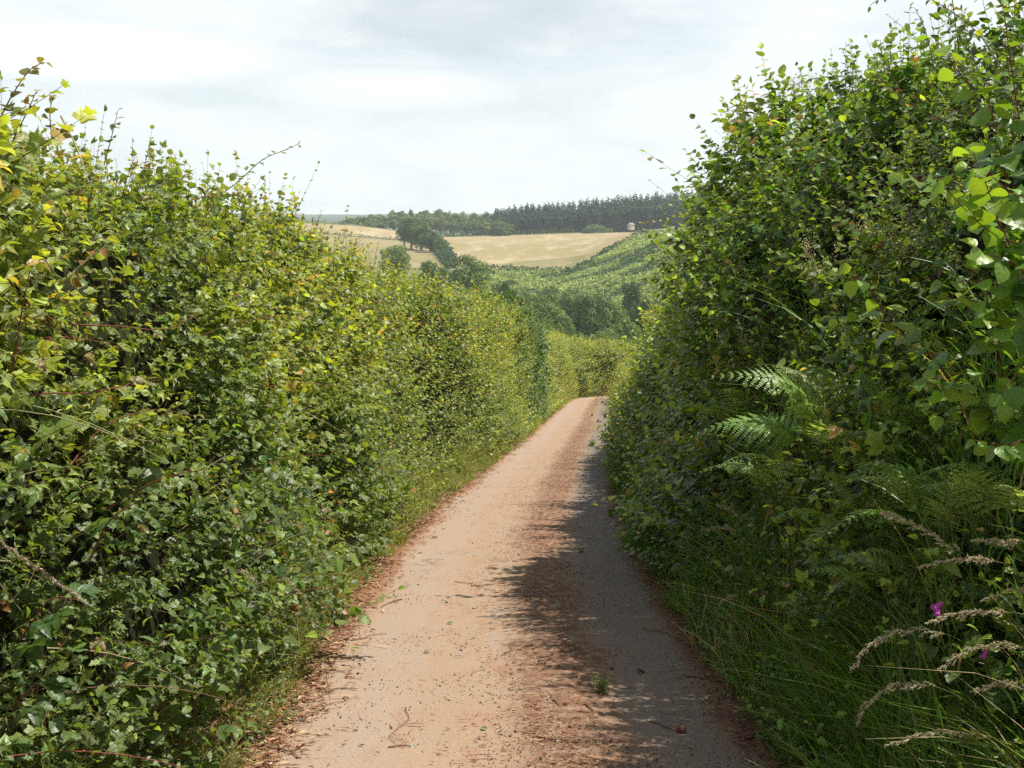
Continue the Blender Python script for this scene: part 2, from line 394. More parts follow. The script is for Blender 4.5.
def land_mat(name, cols, scale=.02, fine=.5, stripes=None):
    m, nt, N = mat(name); L = nt.links
    tc = N('ShaderNodeTexCoord').outputs['Object']
    a = noise(nt, tc, scale, 5, .6); b = noise(nt, tc, fine, 5, .7)
    mp = N('ShaderNodeMapping'); mp.inputs['Rotation'].default_value = (0, 0, .5); mp.inputs['Scale'].default_value = (1, .25, 1); L.new(tc, mp.inputs[0])
    s = noise(nt, mp.outputs[0], .12, 4, .6)
    c = mixc(nt, ramp(nt, a, .35, .65), cols[0], cols[1]); c = mixc(nt, ramp(nt, s, .45, .7), c, cols[2])
    c = mixc(nt, 1., c, mixc(nt, b, (.72,) * 3, (1.28,) * 3), 'MULTIPLY')
    out = N('ShaderNodeOutputMaterial'); bs = N('ShaderNodeBsdfPrincipled'); L.new(c, bs.inputs['Base Color']); bs.inputs['Roughness'].default_value = .95; bs.inputs['Specular IOR Level'].default_value = .1
    L.new(bs.outputs[0], out.inputs[0]); return m

# ------------------------------------------------------------------ ground sheet
ys = np.concatenate([np.arange(-60, 90, 3.), np.arange(90, 700, 5.), np.arange(700, 1600, 30.), np.geomspace(1600, 3450, 12)])
xs0 = np.concatenate([np.arange(0, 120, 3.), np.geomspace(120, 3250, 50)]); xs = np.concatenate([-xs0[::-1][:-1], xs0])
X, Y = np.meshgrid(xs, ys, indexing='ij'); Z = terr(X, Y)
g = Geo(); g.add(np.stack([X, Y, Z], -1), grid_faces(len(xs), len(ys))[:, ::-1])
tag(g.build('ground', land_mat('pasture', [(.10, .125, .04), (.15, .16, .055), (.19, .16, .08)])), kind='structure')

# ------------------------------------------------------------------ lane
sv = np.concatenate([np.arange(-10, 14, .1), np.arange(14, 95, .4)]); uu = np.linspace(-1, 1, 33)
S, U = np.meshgrid(sv, uu, indexing='ij'); OFF = U * (half_w(S) + .22)
X, Y = lane_pt(S, OFF); Z = -SL * Y + .022 + .010 * fbm(p3(X * 1.3, Y * .8), 3, 3) + .012 * np.exp(-((OFF - .28) / .25) ** 2)
UVL = np.stack([OFF / half_w(S) * 1.22, S], -1)
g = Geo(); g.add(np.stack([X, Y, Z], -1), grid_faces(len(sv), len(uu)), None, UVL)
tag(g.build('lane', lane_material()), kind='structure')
def lane_z(x, y):
    off = x - np.interp(y, cy[:1100], cx[:1100])
    return -SL * y + .024 + .010 * fbm(p3(x * 1.3, y * .8), 3, 3) + .012 * np.exp(-((off - .28) / .25) ** 2)

# ------------------------------------------------------------------ hedges
BW = 1.35
def hedge_pos(side, s, q, H, lean, foot=.05):
    """q metres along the profile: face, rounded shoulder, top. returns pos, normal"""
    r = .38; hf = H - r
    face = q < hf; arc = (~face) & (q < hf + r * 1.57); top = ~(face | arc)
    a = np.clip((q - hf) / r, 0, 1.5708)
    h = np.where(face, q, np.where(arc, hf + r * np.sin(a), H)); 
    off = foot + lean * np.minimum(q, hf) + np.where(face, 0, np.where(arc, r * (1 - np.cos(a)), r + (q - hf - r * 1.57)))
    nh = np.where(face, .97, np.where(arc, np.cos(a), .05)); nz = np.where(face, .24, np.where(arc, np.sin(a), 1.))
    lat = side * (half_w(s) + off)
    x, y = lane_pt(s, lat); x2, y2 = lane_pt(s, lat - side * 1.0)
    nx, ny = (x2 - x) * nh, (y2 - y) * nh
    pos = np.stack([x, y, np.zeros_like(x)], -1); pos[..., 2] = terr(x, y) + h
    return pos, nrm(np.stack([nx, ny, nz], -1)), h
def bulge(pos, seed, amp=.22):
    return amp * 1.35 * fbm(pos * np.array([.62, .62, .8]), seed, 3) + .11 * fbm(pos * 2.7, seed + 3, 2)

def hedge(label, side, s0, s1, Hf, lean, dens, K, Lsh, kinds, size, cols, seed, depth=.42, leafmat=None, stems=True, stem_r=.0022, stemcol=(.11, .07, .035),
          holes=.0, upward=.55, extra=None, bfun=None, amp=.22, foot=.05, drop=.15, cat='hedge', name='hedge', topw=1.3, spread=.8, jit=.4, qmin=0.):
    root = empty(name, tuple(map(float, (*lane_pt((s0 + s1) / 2, side * (half_w((s0 + s1) / 2) + .6)), 0)))); root.location.z = float(terr(root.location.x, root.location.y))
    tag(root, label, cat)
    inv = np.array(root.location)
    gl, gs = Geo(), Geo()
    Hm = 3.9; Q = Hm + topw
    N = int((s1 - s0) * Q * dens * LQ); s = rng.uniform(s0, s1, N)
    if s1 > 70 and side < 0: m_ = int(N * .6); s[:m_] = rng.uniform(55, 67, m_)
    q = rng.uniform(0, 1, N) * (Hf(s) - .38 + .6 + topw)
    keep = q > (qmin(s) if callable(qmin) else qmin) * (1 + .35 * fbm(p3(s * .9, 0 * s, 3.), 44, 2)) - .001; s, q = s[keep], q[keep]
    pos, n, h = hedge_pos(side, s, q, Hf(s), lean, foot)
    b = bulge(pos, seed, amp) + (bfun(s, h) if bfun else 0)
    dep = -depth * rng.random(len(s)) ** 1.3
    if holes: 
        hn = fbm(pos * 1.9, seed + 40, 2); m = (hn < 1 - holes) | (dep < -.6 * depth); dep = np.where(hn > 1 - holes, dep - .12, dep)
    pos = pos + n * (b + dep)[:, None]
    up = np.array([0, 0, 1.])
    d = nrm(n * 1.0 + up * upward + rng.normal(0, .45, pos.shape))
    Ls = Lsh * rng.uniform(.5, 1.3, len(s))
    tips = (h > Hf(s) - .25)                                # leggier shoots along the top
    d = np.where(tips[:, None], nrm(n * .3 + up * 1.1 + rng.normal(0, .3, pos.shape)), d); Ls = np.where(tips, Ls * rng.uniform(.45, 1.05, len(s)) * np.where(rng.random(len(s)) < .04, 1.35, 1), Ls)
    lg = rng.random(len(s)) < .045; Ls = np.where(lg & ~tips, Ls * 1.6, Ls); d = np.where((lg & ~tips)[:, None], nrm(n * 1.2 + up * .45 + rng.normal(0, .4, pos.shape)), d)
    shoots(gl, gs if stems else None, pos - inv, d, Ls, up, n, K, kinds, size, lambda t, p: cols(t, p + inv), bend=.12, stem_r=stem_r, stemcol=stemcol, drop=drop, spread=spread, jit=jit)
    if extra: extra(gl, gs, root, inv)
    gl.build('foliage', leafmat or M_LEAF, root)
    if stems: gs.build('twigs', M_WOOD, root)
    # opaque core standing in for packed twigs, coloured dark for the shade inside
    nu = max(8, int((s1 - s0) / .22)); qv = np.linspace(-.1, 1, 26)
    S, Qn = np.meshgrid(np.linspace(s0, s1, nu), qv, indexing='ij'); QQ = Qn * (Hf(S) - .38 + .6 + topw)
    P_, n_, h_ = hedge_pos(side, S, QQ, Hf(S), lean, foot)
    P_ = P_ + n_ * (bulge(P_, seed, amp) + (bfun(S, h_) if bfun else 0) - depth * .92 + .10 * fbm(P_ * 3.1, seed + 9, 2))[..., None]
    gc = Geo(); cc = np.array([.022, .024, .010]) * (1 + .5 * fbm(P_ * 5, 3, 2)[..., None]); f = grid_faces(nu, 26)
    gc.add(P_ - inv, f, cc.reshape(-1, 3)); gc.build('shade_core', M_CORE, root)
    return root, inv

def leafy_line(root, inv, pts, K, T, size, col, stemcol, r0, leafmat=M_LEAF, name='shoot', droop=.2, two=True, jit=.3, facing=None, cfun=None, r1=.35):
    """one long shoot laid out through measured points, its leaves a sub-part"""
    pts = np.array(pts, float) - inv; n = 24; t = np.linspace(0, len(pts) - 1, n)
    P_ = np.stack([herm(np.arange(len(pts)), pts[:, k], t) for k in range(3)], -1)
    gs = Geo(); tube(gs, P_, r0 * np.linspace(1, r1, n), np.asarray(stemcol, float), 5); st = gs.build(name, M_WOOD, root)
    gl = Geo(); tk = np.linspace(.08, 1, K); i = np.clip((tk * (n - 1)).astype(int), 0, n - 2)
    base = P_[i] + (P_[i + 1] - P_[i]) * ((tk * (n - 1) - i)[:, None]); tan = nrm(P_[i + 1] - P_[i])
    side = nrm(np.cross(tan, np.array([0, 0, 1.]) + 1e-3)); sg = np.where(np.arange(K) % 2, 1., -1.)[:, None]
    ld = nrm(tan * .4 + side * sg * .8 + rng.normal(0, jit, (K, 3)) + np.array([0, -.15, -droop])); ln = nrm(np.array([0, -.35, 1.]) + rng.normal(0, jit, (K, 3)))
    pet = base + ld * size * .18
    tubes(gs2 := Geo(), np.stack([base, pet], 1), r0 * .35, .8, np.asarray(stemcol, float), 3)
    c = (cfun or leafcols(col[0], col[1], yl=1.2, var=.15, dead=0))(tk, base + inv)
    scatter(gl, T, pet, ld, ln, size * (1.05 - .5 * tk) * rng.uniform(.75, 1.2, K), c, rng.uniform(.5, 2, K))
    gl.v += gs2.v; gl.f += [f + gl.n for f in gs2.f]; gl.c += gs2.c; gl.uv += gs2.uv; gl.n += gs2.n
    lv = gl.build('leaves', leafmat, st)
    return st

MATURE = (.100, .168, .028); YOUNG = (.305, .345, .055); TIP = (.38, .27, .08)
BLUEG = (.098, .168, .040)
def HL(s): return np.interp(s, [0, 4, 6, 10, 16, 24, 30, 36, 40, 46, 52, 57, 60, 64, 70, 90], [2.72, 2.72, 2.74, 2.74, 2.78, 2.8, 2.88, 3.0, 2.75, 2.8, 2.8, 2.85, 2.6, 2.15, 1.9, 1.9]) + .10 * fbm(p3(s * .9, 0 * s), 77, 2)
def HR(s): return np.interp(s, [0, 3.8, 4.5, 5.1, 5.5, 6.1, 6.6, 8, 9.5, 12, 14, 17, 20, 23, 30, 40, 56, 90], [1.7, 1.7, 3.2, 3.35, 2.3, 2.3, 3.45, 3.65, 3.68, 3.55, 3.35, 2.98, 2.66, 2.35, 2.0, 1.75, 1.7, 1.8]) + .09 * fbm(p3(s * .9, 0 * s), 78, 2)
leanL = .15; leanR = .165

def cleavers(s0, s1, dens, seed):
    """low pale seedy scramble over the foot of the left hedge"""
    def f(gl, gs, root, inv):
        N = int((s1 - s0) * 1.9 * dens * LQ); s = rng.uniform(s0, s1, N); q = rng.random(N) ** .8 * 1.9
        P_, n, h = hedge_pos(-1, s, q, HL(s), leanL); P_ = P_ + n * (bulge(P_, seed) + rng.uniform(-.12, .12, N))[:, None]
        keep = fbm(P_ * 1.3, 61, 2) > -.15; P_, n = P_[keep] - inv, n[keep]
        d = nrm(n * .6 + np.array([0, 0, .8]) + rng.normal(0, .6, P_.shape))
        if s1 < 16:
            M = 170; ss = rng.uniform(s0, s1, M); qq = rng.uniform(.2, 2.8, M); B, nn, _ = hedge_pos(-1, ss, qq, HL(ss), leanL, .13); B = B + nn * (bulge(B, seed) - .05)[:, None] - inv
            dd = nrm(nn * .5 + rng.normal(0, .7, B.shape) + np.array([0, .3, .25])); LL = rng.uniform(.15, .6, M)[:, None, None]; tq = np.linspace(0, 1, 6)[None, :, None]
            tubes(gs, B[:, None] + dd[:, None] * LL * tq + nn[:, None] * .12 * tq - np.array([0, 0, .35]) * LL * tq ** 2, .0026, .4, np.array([(.38, .30, .19), (.20, .12, .07), (.24, .07, .05), (.30, .30, .14)])[rng.integers(0, 4, M)], 4)
        shoots(gl, gs, P_, d, rng.uniform(.1, .26, len(P_)), np.array([0, 0, 1.]), n, 7, [(slim if s1 < 16 else dia, 1, 1)], .038 if s1 < 16 else .05, leafcols((.17, .21, .04), (.36, .37, .09), yl=.8), bend=.0, stem_r=.0012, stemcol=(.2, .2, .08), jit=.5)
    return f
# --- left side
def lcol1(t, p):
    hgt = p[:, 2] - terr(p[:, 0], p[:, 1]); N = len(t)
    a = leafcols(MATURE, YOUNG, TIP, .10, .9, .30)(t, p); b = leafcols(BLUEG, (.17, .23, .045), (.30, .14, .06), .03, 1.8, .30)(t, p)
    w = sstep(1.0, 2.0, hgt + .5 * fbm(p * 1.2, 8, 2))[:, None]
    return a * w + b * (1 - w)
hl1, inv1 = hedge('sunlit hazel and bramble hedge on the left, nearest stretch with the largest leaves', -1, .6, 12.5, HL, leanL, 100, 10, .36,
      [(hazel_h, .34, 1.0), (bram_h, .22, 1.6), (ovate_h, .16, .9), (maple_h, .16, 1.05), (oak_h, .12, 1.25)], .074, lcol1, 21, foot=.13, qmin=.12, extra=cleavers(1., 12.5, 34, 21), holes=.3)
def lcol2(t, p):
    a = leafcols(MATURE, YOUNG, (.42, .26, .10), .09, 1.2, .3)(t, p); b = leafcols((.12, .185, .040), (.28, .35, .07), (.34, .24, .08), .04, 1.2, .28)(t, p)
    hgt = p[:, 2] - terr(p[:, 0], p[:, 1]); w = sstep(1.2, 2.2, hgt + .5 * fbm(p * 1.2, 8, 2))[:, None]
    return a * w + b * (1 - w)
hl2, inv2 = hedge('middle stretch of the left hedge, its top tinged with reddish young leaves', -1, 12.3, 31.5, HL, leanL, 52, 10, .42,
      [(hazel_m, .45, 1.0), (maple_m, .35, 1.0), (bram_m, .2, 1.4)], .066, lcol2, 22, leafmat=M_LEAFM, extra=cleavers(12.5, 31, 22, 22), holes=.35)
hl3, inv3 = hedge('dark glossy ivy covered bush bulging from the left hedge before the bend', -1, 31., 37., lambda s: HL(s) + .12, leanL, 75, 8, .3,
      [(maple_m, .8, 1.0), (hazel_m, .2, 1.)], .085, leafcols((.045, .10, .018), (.16, .24, .035), None, 0, 2.0, .3), 23, leafmat=M_LEAFG, stems=False, bfun=lambda s, h: .30 * np.exp(-((s - 34) / 2.1) ** 2) * np.clip(h, 0, 1), name='ivy_bush', cat='bush')  # leaf colour darkened for the shading on this bush
hl4, inv4 = hedge('pale green hedge that closes the view where the lane bends right', -1, 36.5, 75., HL, leanL, 52, 8, .42,
      [(dia, .6, 1.0), (hazel_m, .4, 1.)], .085, leafcols((.15, .205, .045), (.34, .37, .08), (.34, .22, .09), .06, 1.1, .28), 24, leafmat=M_LEAFM, stems=False, holes=.2)
# --- right side
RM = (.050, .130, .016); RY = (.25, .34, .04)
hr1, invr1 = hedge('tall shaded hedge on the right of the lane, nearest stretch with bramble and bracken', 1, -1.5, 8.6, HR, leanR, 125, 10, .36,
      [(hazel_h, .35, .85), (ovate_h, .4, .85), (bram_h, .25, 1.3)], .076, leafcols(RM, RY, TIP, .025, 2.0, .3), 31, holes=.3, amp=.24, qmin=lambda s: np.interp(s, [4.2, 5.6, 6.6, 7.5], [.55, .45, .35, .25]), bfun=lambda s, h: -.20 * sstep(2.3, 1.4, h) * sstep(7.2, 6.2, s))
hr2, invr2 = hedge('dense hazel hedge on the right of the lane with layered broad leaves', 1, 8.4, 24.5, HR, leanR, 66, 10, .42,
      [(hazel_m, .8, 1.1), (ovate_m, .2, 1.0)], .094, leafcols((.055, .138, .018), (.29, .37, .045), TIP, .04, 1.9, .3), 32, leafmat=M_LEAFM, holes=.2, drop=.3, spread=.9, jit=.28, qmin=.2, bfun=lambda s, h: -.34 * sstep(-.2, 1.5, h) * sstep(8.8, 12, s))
hr3, invr3 = hedge('low distant stretch of the right hedge beside the bend in the lane', 1, 24.2, 70., HR, leanR, 30, 8, .40,
      [(dia, .5, 1.0), (hazel_m, .5, 1.)], .078, leafcols((.085, .145, .03), (.32, .34, .06), TIP, .08, 1.3, .28), 33, leafmat=M_LEAFM, stems=False, holes=.2, bfun=lambda s, h: -.30 * sstep(-.2, 1.5, h) * sstep(58, 45, s))

# --- long shoots that stand out of the hedges
RED = (.16, .035, .025); BRN = (.16, .095, .05)
def px(lst, d0, d1=None):
    d1 = d0 if d1 is None else d1; n = len(lst)
    return [at(a, b, d0 + (d1 - d0) * k / max(1, n - 1)) for k, (a, b) in enumerate(lst)]
GB = ((.075, .17, .022), (.22, .34, .035))
for lst, d0, d1, K, sz in [
    ([(1022, 330), (1019, 282), (1012, 254), (999, 217), (984, 180), (972, 150)], 3.7, 3.65, 12, .10),
    ([(1024, 230), (1011, 200), (1001, 156), (988, 104), (962, 77), (936, 38)], 3.95, 3.8, 13, .088),
    ([(975, 420), (938, 363), (913, 346), (897, 326), (880, 305), (864, 282), (850, 275)], 3.9, 3.75, 9, .082),
    ([(1010, 420), (1000, 360), (989, 336), (965, 305), (950, 296)], 3.8, 3.7, 9, .075),
    ([(1030, 440), (1005, 405), (985, 397), (950, 388), (925, 383)], 3.7, 3.6, 10, .078),
    ([(1012, 260), (990, 200), (970, 161)], 3.9, 3.8, 7, .075),
    ([(985, 230), (955, 200), (931, 186), (899, 170)], 4.1, 4.0, 8, .072),
    ([(1040, 180), (1020, 120), (1012, 70), (1005, 20), (1000, -30)], 3.9, 3.85, 12, .075),
    ([(1040, 300), (1030, 350), (1012, 380), (1000, 400)], 3.55, 3.5, 7, .085),
    ([(1045, 420), (1022, 440), (1000, 445), (975, 440)], 3.6, 3.5, 8, .07)]:
    leafy_line(hr1, invr1, px(lst, d0, d1), int(K * 1.9), hazel_h, sz * 1.05, GB, RED, .003, droop=.3, jit=.42)
for k in range(16):
    y0 = 190 + k * 18 + rng.normal(0, 12); x1 = rng.uniform(925, 1000); d0 = rng.uniform(3.65, 4.2)
    leafy_line(hr1, invr1, px([(1075, y0 + 40), (1045, y0 + 15), ((1045 + x1) / 2, y0 - rng.uniform(0, 25)), (x1, y0 - rng.uniform(10, 60))], d0, d0 - .12), 15, hazel_h, rng.uniform(.075, .11), GB, RED, .0028, droop=.3, jit=.42)
DK = ((.05, .10, .02), (.13, .17, .03))
for lst, d0, d1, K, sz in [
    ([(960, 112), (934, 105), (887, 86), (856, 78), (825, 77), (798, 84), (759, 103), (720, 113)], 6.1, 8.2, 44, .044),
    ([(1010, 90), (1001, 68), (993, 55), (978, 33), (954, 13), (932, 0), (905, -14), (870, 5)], 4.5, 4.9, 30, .036),
    ([(860, 110), (850, 80), (846, 60), (842, 48)], 7.4, 7.4, 14, .045),
    ([(900, 90), (884, 60), (880, 40)], 6.4, 6.4, 12, .045),
    ([(935, 70), (925, 30), (915, 8)], 5.6, 5.6, 14, .045),
    ([(960, 60), (955, 20), (950, -20)], 5.2, 5.2, 14, .045),
    ([(820, 110), (806, 92), (790, 78)], 8.2, 8.2, 12, .045),
    ([(775, 150), (752, 142), (735, 150), (725, 172)], 9.2, 9.3, 14, .05),
    ([(755, 200), (735, 178), (720, 172), (708, 180)], 10.4, 10.4, 12, .05)]:
    leafy_line(hr1 if d0 < 8.6 else hr2, invr1 if d0 < 8.6 else invr2, px(lst, d0, d1), K, ovate_h, sz, DK, BRN, .0032, droop=.45)
for lst, d, K in [([(700, 205), (675, 215), (655, 220), (640, 222)], 14.5, 16), ([(690, 262), (650, 255), (625, 252), (595, 262), (578, 268)], 16.5, 18), ([(680, 300), (655, 298), (640, 302)], 19, 12)]:
    leafy_line(hr2, invr2, px(lst, d, d), K, hazel_m, .06, ((.10, .14, .025), (.26, .22, .05)), BRN, .005)
# left shoots
leafy_line(hl1, inv1, px([(195, 225), (215, 200), (240, 180), (262, 160), (285, 150), (300, 143)], 8.8, 8.5), 20, maple_h, .060, ((.09, .15, .025), (.16, .20, .03)), BRN, .0045, droop=.2)
for lst, d, K, sz in [([(0, 118), (14, 92), (30, 70), (44, 62)], 4.5, 13, .052), ([(8, 150), (28, 110), (36, 92)], 4.6, 10, .05), ([(52, 140), (50, 112), (54, 95)], 5.0, 9, .05),
                  ([(104, 165), (112, 135), (118, 110)], 6.1, 11, .052), ([(140, 190), (146, 160), (152, 138)], 6.9, 9, .05), ([(170, 200), (172, 175), (176, 155)], 7.5, 8, .05), ([(210, 215), (212, 190)], 8.4, 8, .05),
                  ([(262, 225), (265, 200), (265, 185)], 9.6, 8, .05), ([(275, 225), (290, 205), (294, 196)], 10.2, 7, .05), ([(315, 240), (318, 222), (321, 212)], 11, 7, .05)]:
    leafy_line(hl1, inv1, px(lst, d, d), K, hazel_h, sz, ((.17, .19, .04), (.30, .22, .06)), BRN, .003, droop=.05)
for lst, d0, d1, K in [([(26, 302), (60, 322), (115, 326), (166, 329), (200, 313)], 4.0, 5.2, 15), ([(30, 395), (52, 393), (86, 393), (123, 386), (160, 380)], 3.9, 4.6, 12),
                   ([(2, 420), (14, 360), (22, 310), (30, 270)], 3.75, 3.7, 8), ([(60, 480), (100, 430), (150, 410), (190, 415)], 4.3, 4.9, 14)]:
    leafy_line(hl1, inv1, px(lst, d0, d1), K, bram_h, .095, ((.07, .125, .03), (.22, .19, .05)), (.17, .055, .04), .004, droop=.1)
leafy_line(hl1, inv1, px([(61, 116), (76, 146), (89, 183)], 5.1, 4.9), 3, ovate_h, .03, GB, (.40, .33, .23), .005, name='dead_stem')
leafy_line(hl1, inv1, px([(108, 245), (84, 262), (70, 278)], 3.9, 3.9), 6, ovate_h, .05, ((.30, .12, .05), (.32, .18, .06)), (.40, .33, .23), .004, name='dead_stem')
# big bramble leaves low down close to the viewer
for lst, d in [([(-10, 760), (20, 700), (40, 690)], 3.55), ([(60, 790), (90, 735), (120, 720)], 3.8), ([(20, 640), (50, 600), (80, 600)], 3.6), ([(120, 690), (140, 650), (170, 640)], 4.2), ([(90, 560), (110, 520), (140, 500)], 4.0)]:
    leafy_line(hl1, inv1, px(lst, d, d), 5, bram_h, .16, ((.055, .11, .035), (.08, .14, .03)), (.17, .055, .04), .004, droop=.2)

# ------------------------------------------------------------------ grass blades
def blades(g, base, L, lean, w, col, K=5, curve=1.3):
    N = len(base); th = rng.uniform(0, 2 * np.pi, N) ; h = np.stack([np.cos(th), np.sin(th), 0 * th], -1) * .75 + lean * .8
    t = np.linspace(0, 1, K)[None, :, None]; up = np.array([0, 0, 1.])
    cv = rng.uniform(.3, curve, N)[:, None, None]
    P_ = base[:, None] + L[:, None, None] * (up * (t - .35 * cv * t ** 2.2) + h[:, None] * (t * .25 + cv * .55 * t * t))
    tan = nrm(np.gradient(P_, axis=1)); sd = nrm(np.cross(tan, np.array([0, 0, 1.]) + rng.normal(0, .4, (N, 1, 3))))
    ww = (w * rng.uniform(.6, 1.3, N))[:, None, None] * (1 - t ** 2.5 * .95)
    v = np.stack([P_ - sd * ww, P_ + sd * ww], 2).reshape(N, -1, 3)
    i = np.arange(K - 1) * 2; f = np.stack([i, i + 1, i + 3, i + 2], -1)
    f = ((np.arange(N) * K * 2)[:, None, None] + f[None]).reshape(-1, 4); g.add(v, f, np.repeat(col, K * 2, 0))
g = Geo()
def verge(side, s0, s1, dens, wband, L0, w, dark, lite, seed, rise=1.0, o0=-.10):
    N = int((s1 - s0) * dens * LQ); s = rng.uniform(s0, s1, N); r = rng.random(N)
    off = half_w(s) + (o0 + wband * r); off = off + .08 * fbm(p3(s * 1.1, 0 * s), seed, 2)
    x, y = lane_pt(s, side * off); x2, y2 = lane_pt(s, side * (off - 1)); z = terr(x, y) + np.maximum(0, r * wband + o0 - .02) * rise
    tuft = .3 + .95 * np.clip(fbm(p3(x * 2.6, y * 2.6), seed + 1, 2) + .4, 0, 1.2)
    L = L0 * tuft * rng.uniform(.5, 1.2, N) * (.55 + .5 * r); lean = np.stack([x2 - x, y2 - y, 0 * x], -1) * rng.uniform(-.1, .9, (N, 1))
    k = rng.random((N, 1)); c = (np.array(dark) * (1 - k) + np.array(lite) * k) * np.exp(rng.normal(0, .2, (N, 1)))
    c = np.where(rng.random((N, 1)) < .05, np.array([.32, .25, .12]), c)
    blades(g, np.stack([x, y, z], -1), L, lean, w, c)
verge(1, 2.2, 8, 1500, .55, .42, .0036, (.08, .18, .025), (.22, .36, .06), 51)
verge(1, 2.2, 8, 420, .75, .52, .0080, (.09, .20, .03), (.24, .38, .07), 55, 1.4)
verge(1, 2.2, 9, 160, .7, .50, .0030, (.38, .32, .17), (.50, .42, .25), 56, 1.4)
verge(1, 2.2, 7.2, 500, .42, .46, .0034, (.05, .12, .018), (.13, .24, .04), 54, 4.0, .05)
verge(1, 8, 15, 950, .42, .36, .0055, (.075, .17, .022), (.20, .34, .055), 51)
verge(1, 15, 58, 650, .5, .40, .008, (.08, .155, .025), (.17, .26, .05), 51)
verge(-1, 2.5, 10, 1900, .50, .30, .0028, (.14, .20, .045), (.34, .34, .12), 52)
verge(-1, 10, 20, 900, .40, .24, .005, (.15, .21, .045), (.34, .34, .12), 52)
verge(-1, 20, 62, 330, .35, .26, .009, (.17, .23, .05), (.34, .34, .12), 52)
tag(g.build('verge_grass', M_GRASS), 'long green grass arching over both edges of the lane', 'grass', kind='stuff')
# low weeds along the left foot
g = Geo(); gs_ = Geo()
N = int(5200 * LQ); s = 3 + 57 * rng.random(N) ** 1.7; sw = np.where(rng.random(N) < .4, 1., -1.); off = half_w(s) + rng.uniform(-.08, .42, N) + .08 * fbm(p3(s * 1.1, 0 * s), 53, 2)
x, y = lane_pt(s, off * sw); b_ = np.stack([x, y, terr(x, y) + .01 + np.maximum(0, off - half_w(s) - .05) * 1.2], -1); out_ = np.stack([-sw, 0 * sw, 0 * sw], -1)
shoots(g, gs_, b_, nrm(rng.normal(0, .5, b_.shape) + out_ * .3 + np.array([0, 0, .8])), rng.uniform(.06, .28, N), np.array([0, 0, 1.]), out_, 8, [(ovate_m, .5, 1.), (maple_m, .2, .9), (slim, .3, 1.3)], .036, leafcols((.11, .17, .04), (.26, .31, .06), (.3, .13, .06), .05), stem_r=.0014, stemcol=(.2, .17, .08), bend=-.1)
N = 900; s = 2.4 + 8 * rng.random(N); off = half_w(s) + rng.uniform(.05, .75, N); x, y = lane_pt(s, off); b_ = np.stack([x, y, terr(x, y) + .03 + np.maximum(0, off - half_w(s) - .1) * 2.0 * rng.random(N)], -1); out_ = np.tile([-1., 0, 0], (N, 1))
shoots(g, gs_, b_, nrm(rng.normal(0, .45, b_.shape) + np.array([-.5, -.1, .8])), rng.uniform(.12, .38, N), np.array([0, 0, 1.]), out_, 8, [(ovate_h, .6, 1.), (maple_h, .15, .9), (oak_h, .25, 1.1)], .055, leafcols((.07, .16, .03), (.22, .34, .05)), stem_r=.0018, stemcol=(.16, .20, .07), bend=-.2)
w_ = tag(g.build('undergrowth', M_LEAFM), 'small leafy weeds and seedlings along the foot of both hedges', 'weeds', kind='stuff'); gs_.build('stems', M_WOOD, w_)

# ------------------------------------------------------------------ bracken ferns on the right bank
pinn = rows_leaf([0, .55, 1.0], [.42, .36, .08], .1, .1)
def frond(L, width, npin, npl, lite, arch, seed):
    """bipinnate frond along +x, arching over"""
    r = np.random.default_rng(seed); g = Geo()
    t = np.linspace(0, 1, 20); P_ = np.stack([L * (t - .18 * arch * t * t), .02 * np.sin(3 * t), L * arch * (.62 * t - .95 * t ** 2.2)], -1)
    gs = Geo(); tube(gs, P_, .0032 * (1 - .8 * t), (.13, .16, .04), 4)
    pos = []; dr = []; nn = []; sz = []
    for k in range(npin):
        u = .16 + .83 * k / (npin - 1); i = min(int(u * 19), 18); b = P_[i] + (P_[i + 1] - P_[i]) * (u * 19 - i); tn = nrm(P_[i + 1] - P_[i])
        pl = width * (math.sin(math.pi * min(1, (.22 + (1 - u) * .95)) * .62)) * (1 - u * .25) * (1.05 - u) ** .55
        for sg in (-1, 1):
            sd = nrm(np.cross(tn, [0, 0, 1.])) * sg; up = np.cross(sd, tn) * -sg; up = up if up[2] > 0 else -up
            pd = nrm(sd * .88 + tn * .42 + np.array([0, 0, -.12]) + r.normal(0, .05, 3))
            n2 = max(3, int(npl * pl / width + 2))
            for j in range(n2):
                w = (j + .5) / n2; q_ = b + pd * pl * w + np.array([0, 0, -.12 * pl * w * w])
                for s2 in (-1, 1):
                    dd = nrm(nrm(np.cross(pd, up)) * s2 * .9 + pd * .45 + r.normal(0, .06, 3))
                    pos.append(q_); dr.append(dd); nn.append(up + r.normal(0, .12, 3)); sz.append((.004 + .0145 * (1.05 - w) * min(1, pl / .09)) * r.uniform(.85, 1.15))
    N = len(pos); c = np.array(lite) * np.exp(r.normal(0, .12, (N, 1)))
    scatter(g, pinn, np.array(pos), np.array(dr), np.array(nn), np.array(sz), c)
    return g, gs
fr_mesh = []
for k in range(5):
    gq, gs = frond(.64, .20, 17, 13, [(.30, .42, .14), (.22, .36, .08), (.36, .45, .20), (.19, .33, .07), (.32, .40, .17)][k], [.6, .8, .45, .7, .95][k], 100 + k)
    a = gq.build('frond', M_LEAFM); b = gs.build('stalk', M_WOOD); fr_mesh.append((a.data, b.data)); bpy.data.objects.remove(a); bpy.data.objects.remove(b)
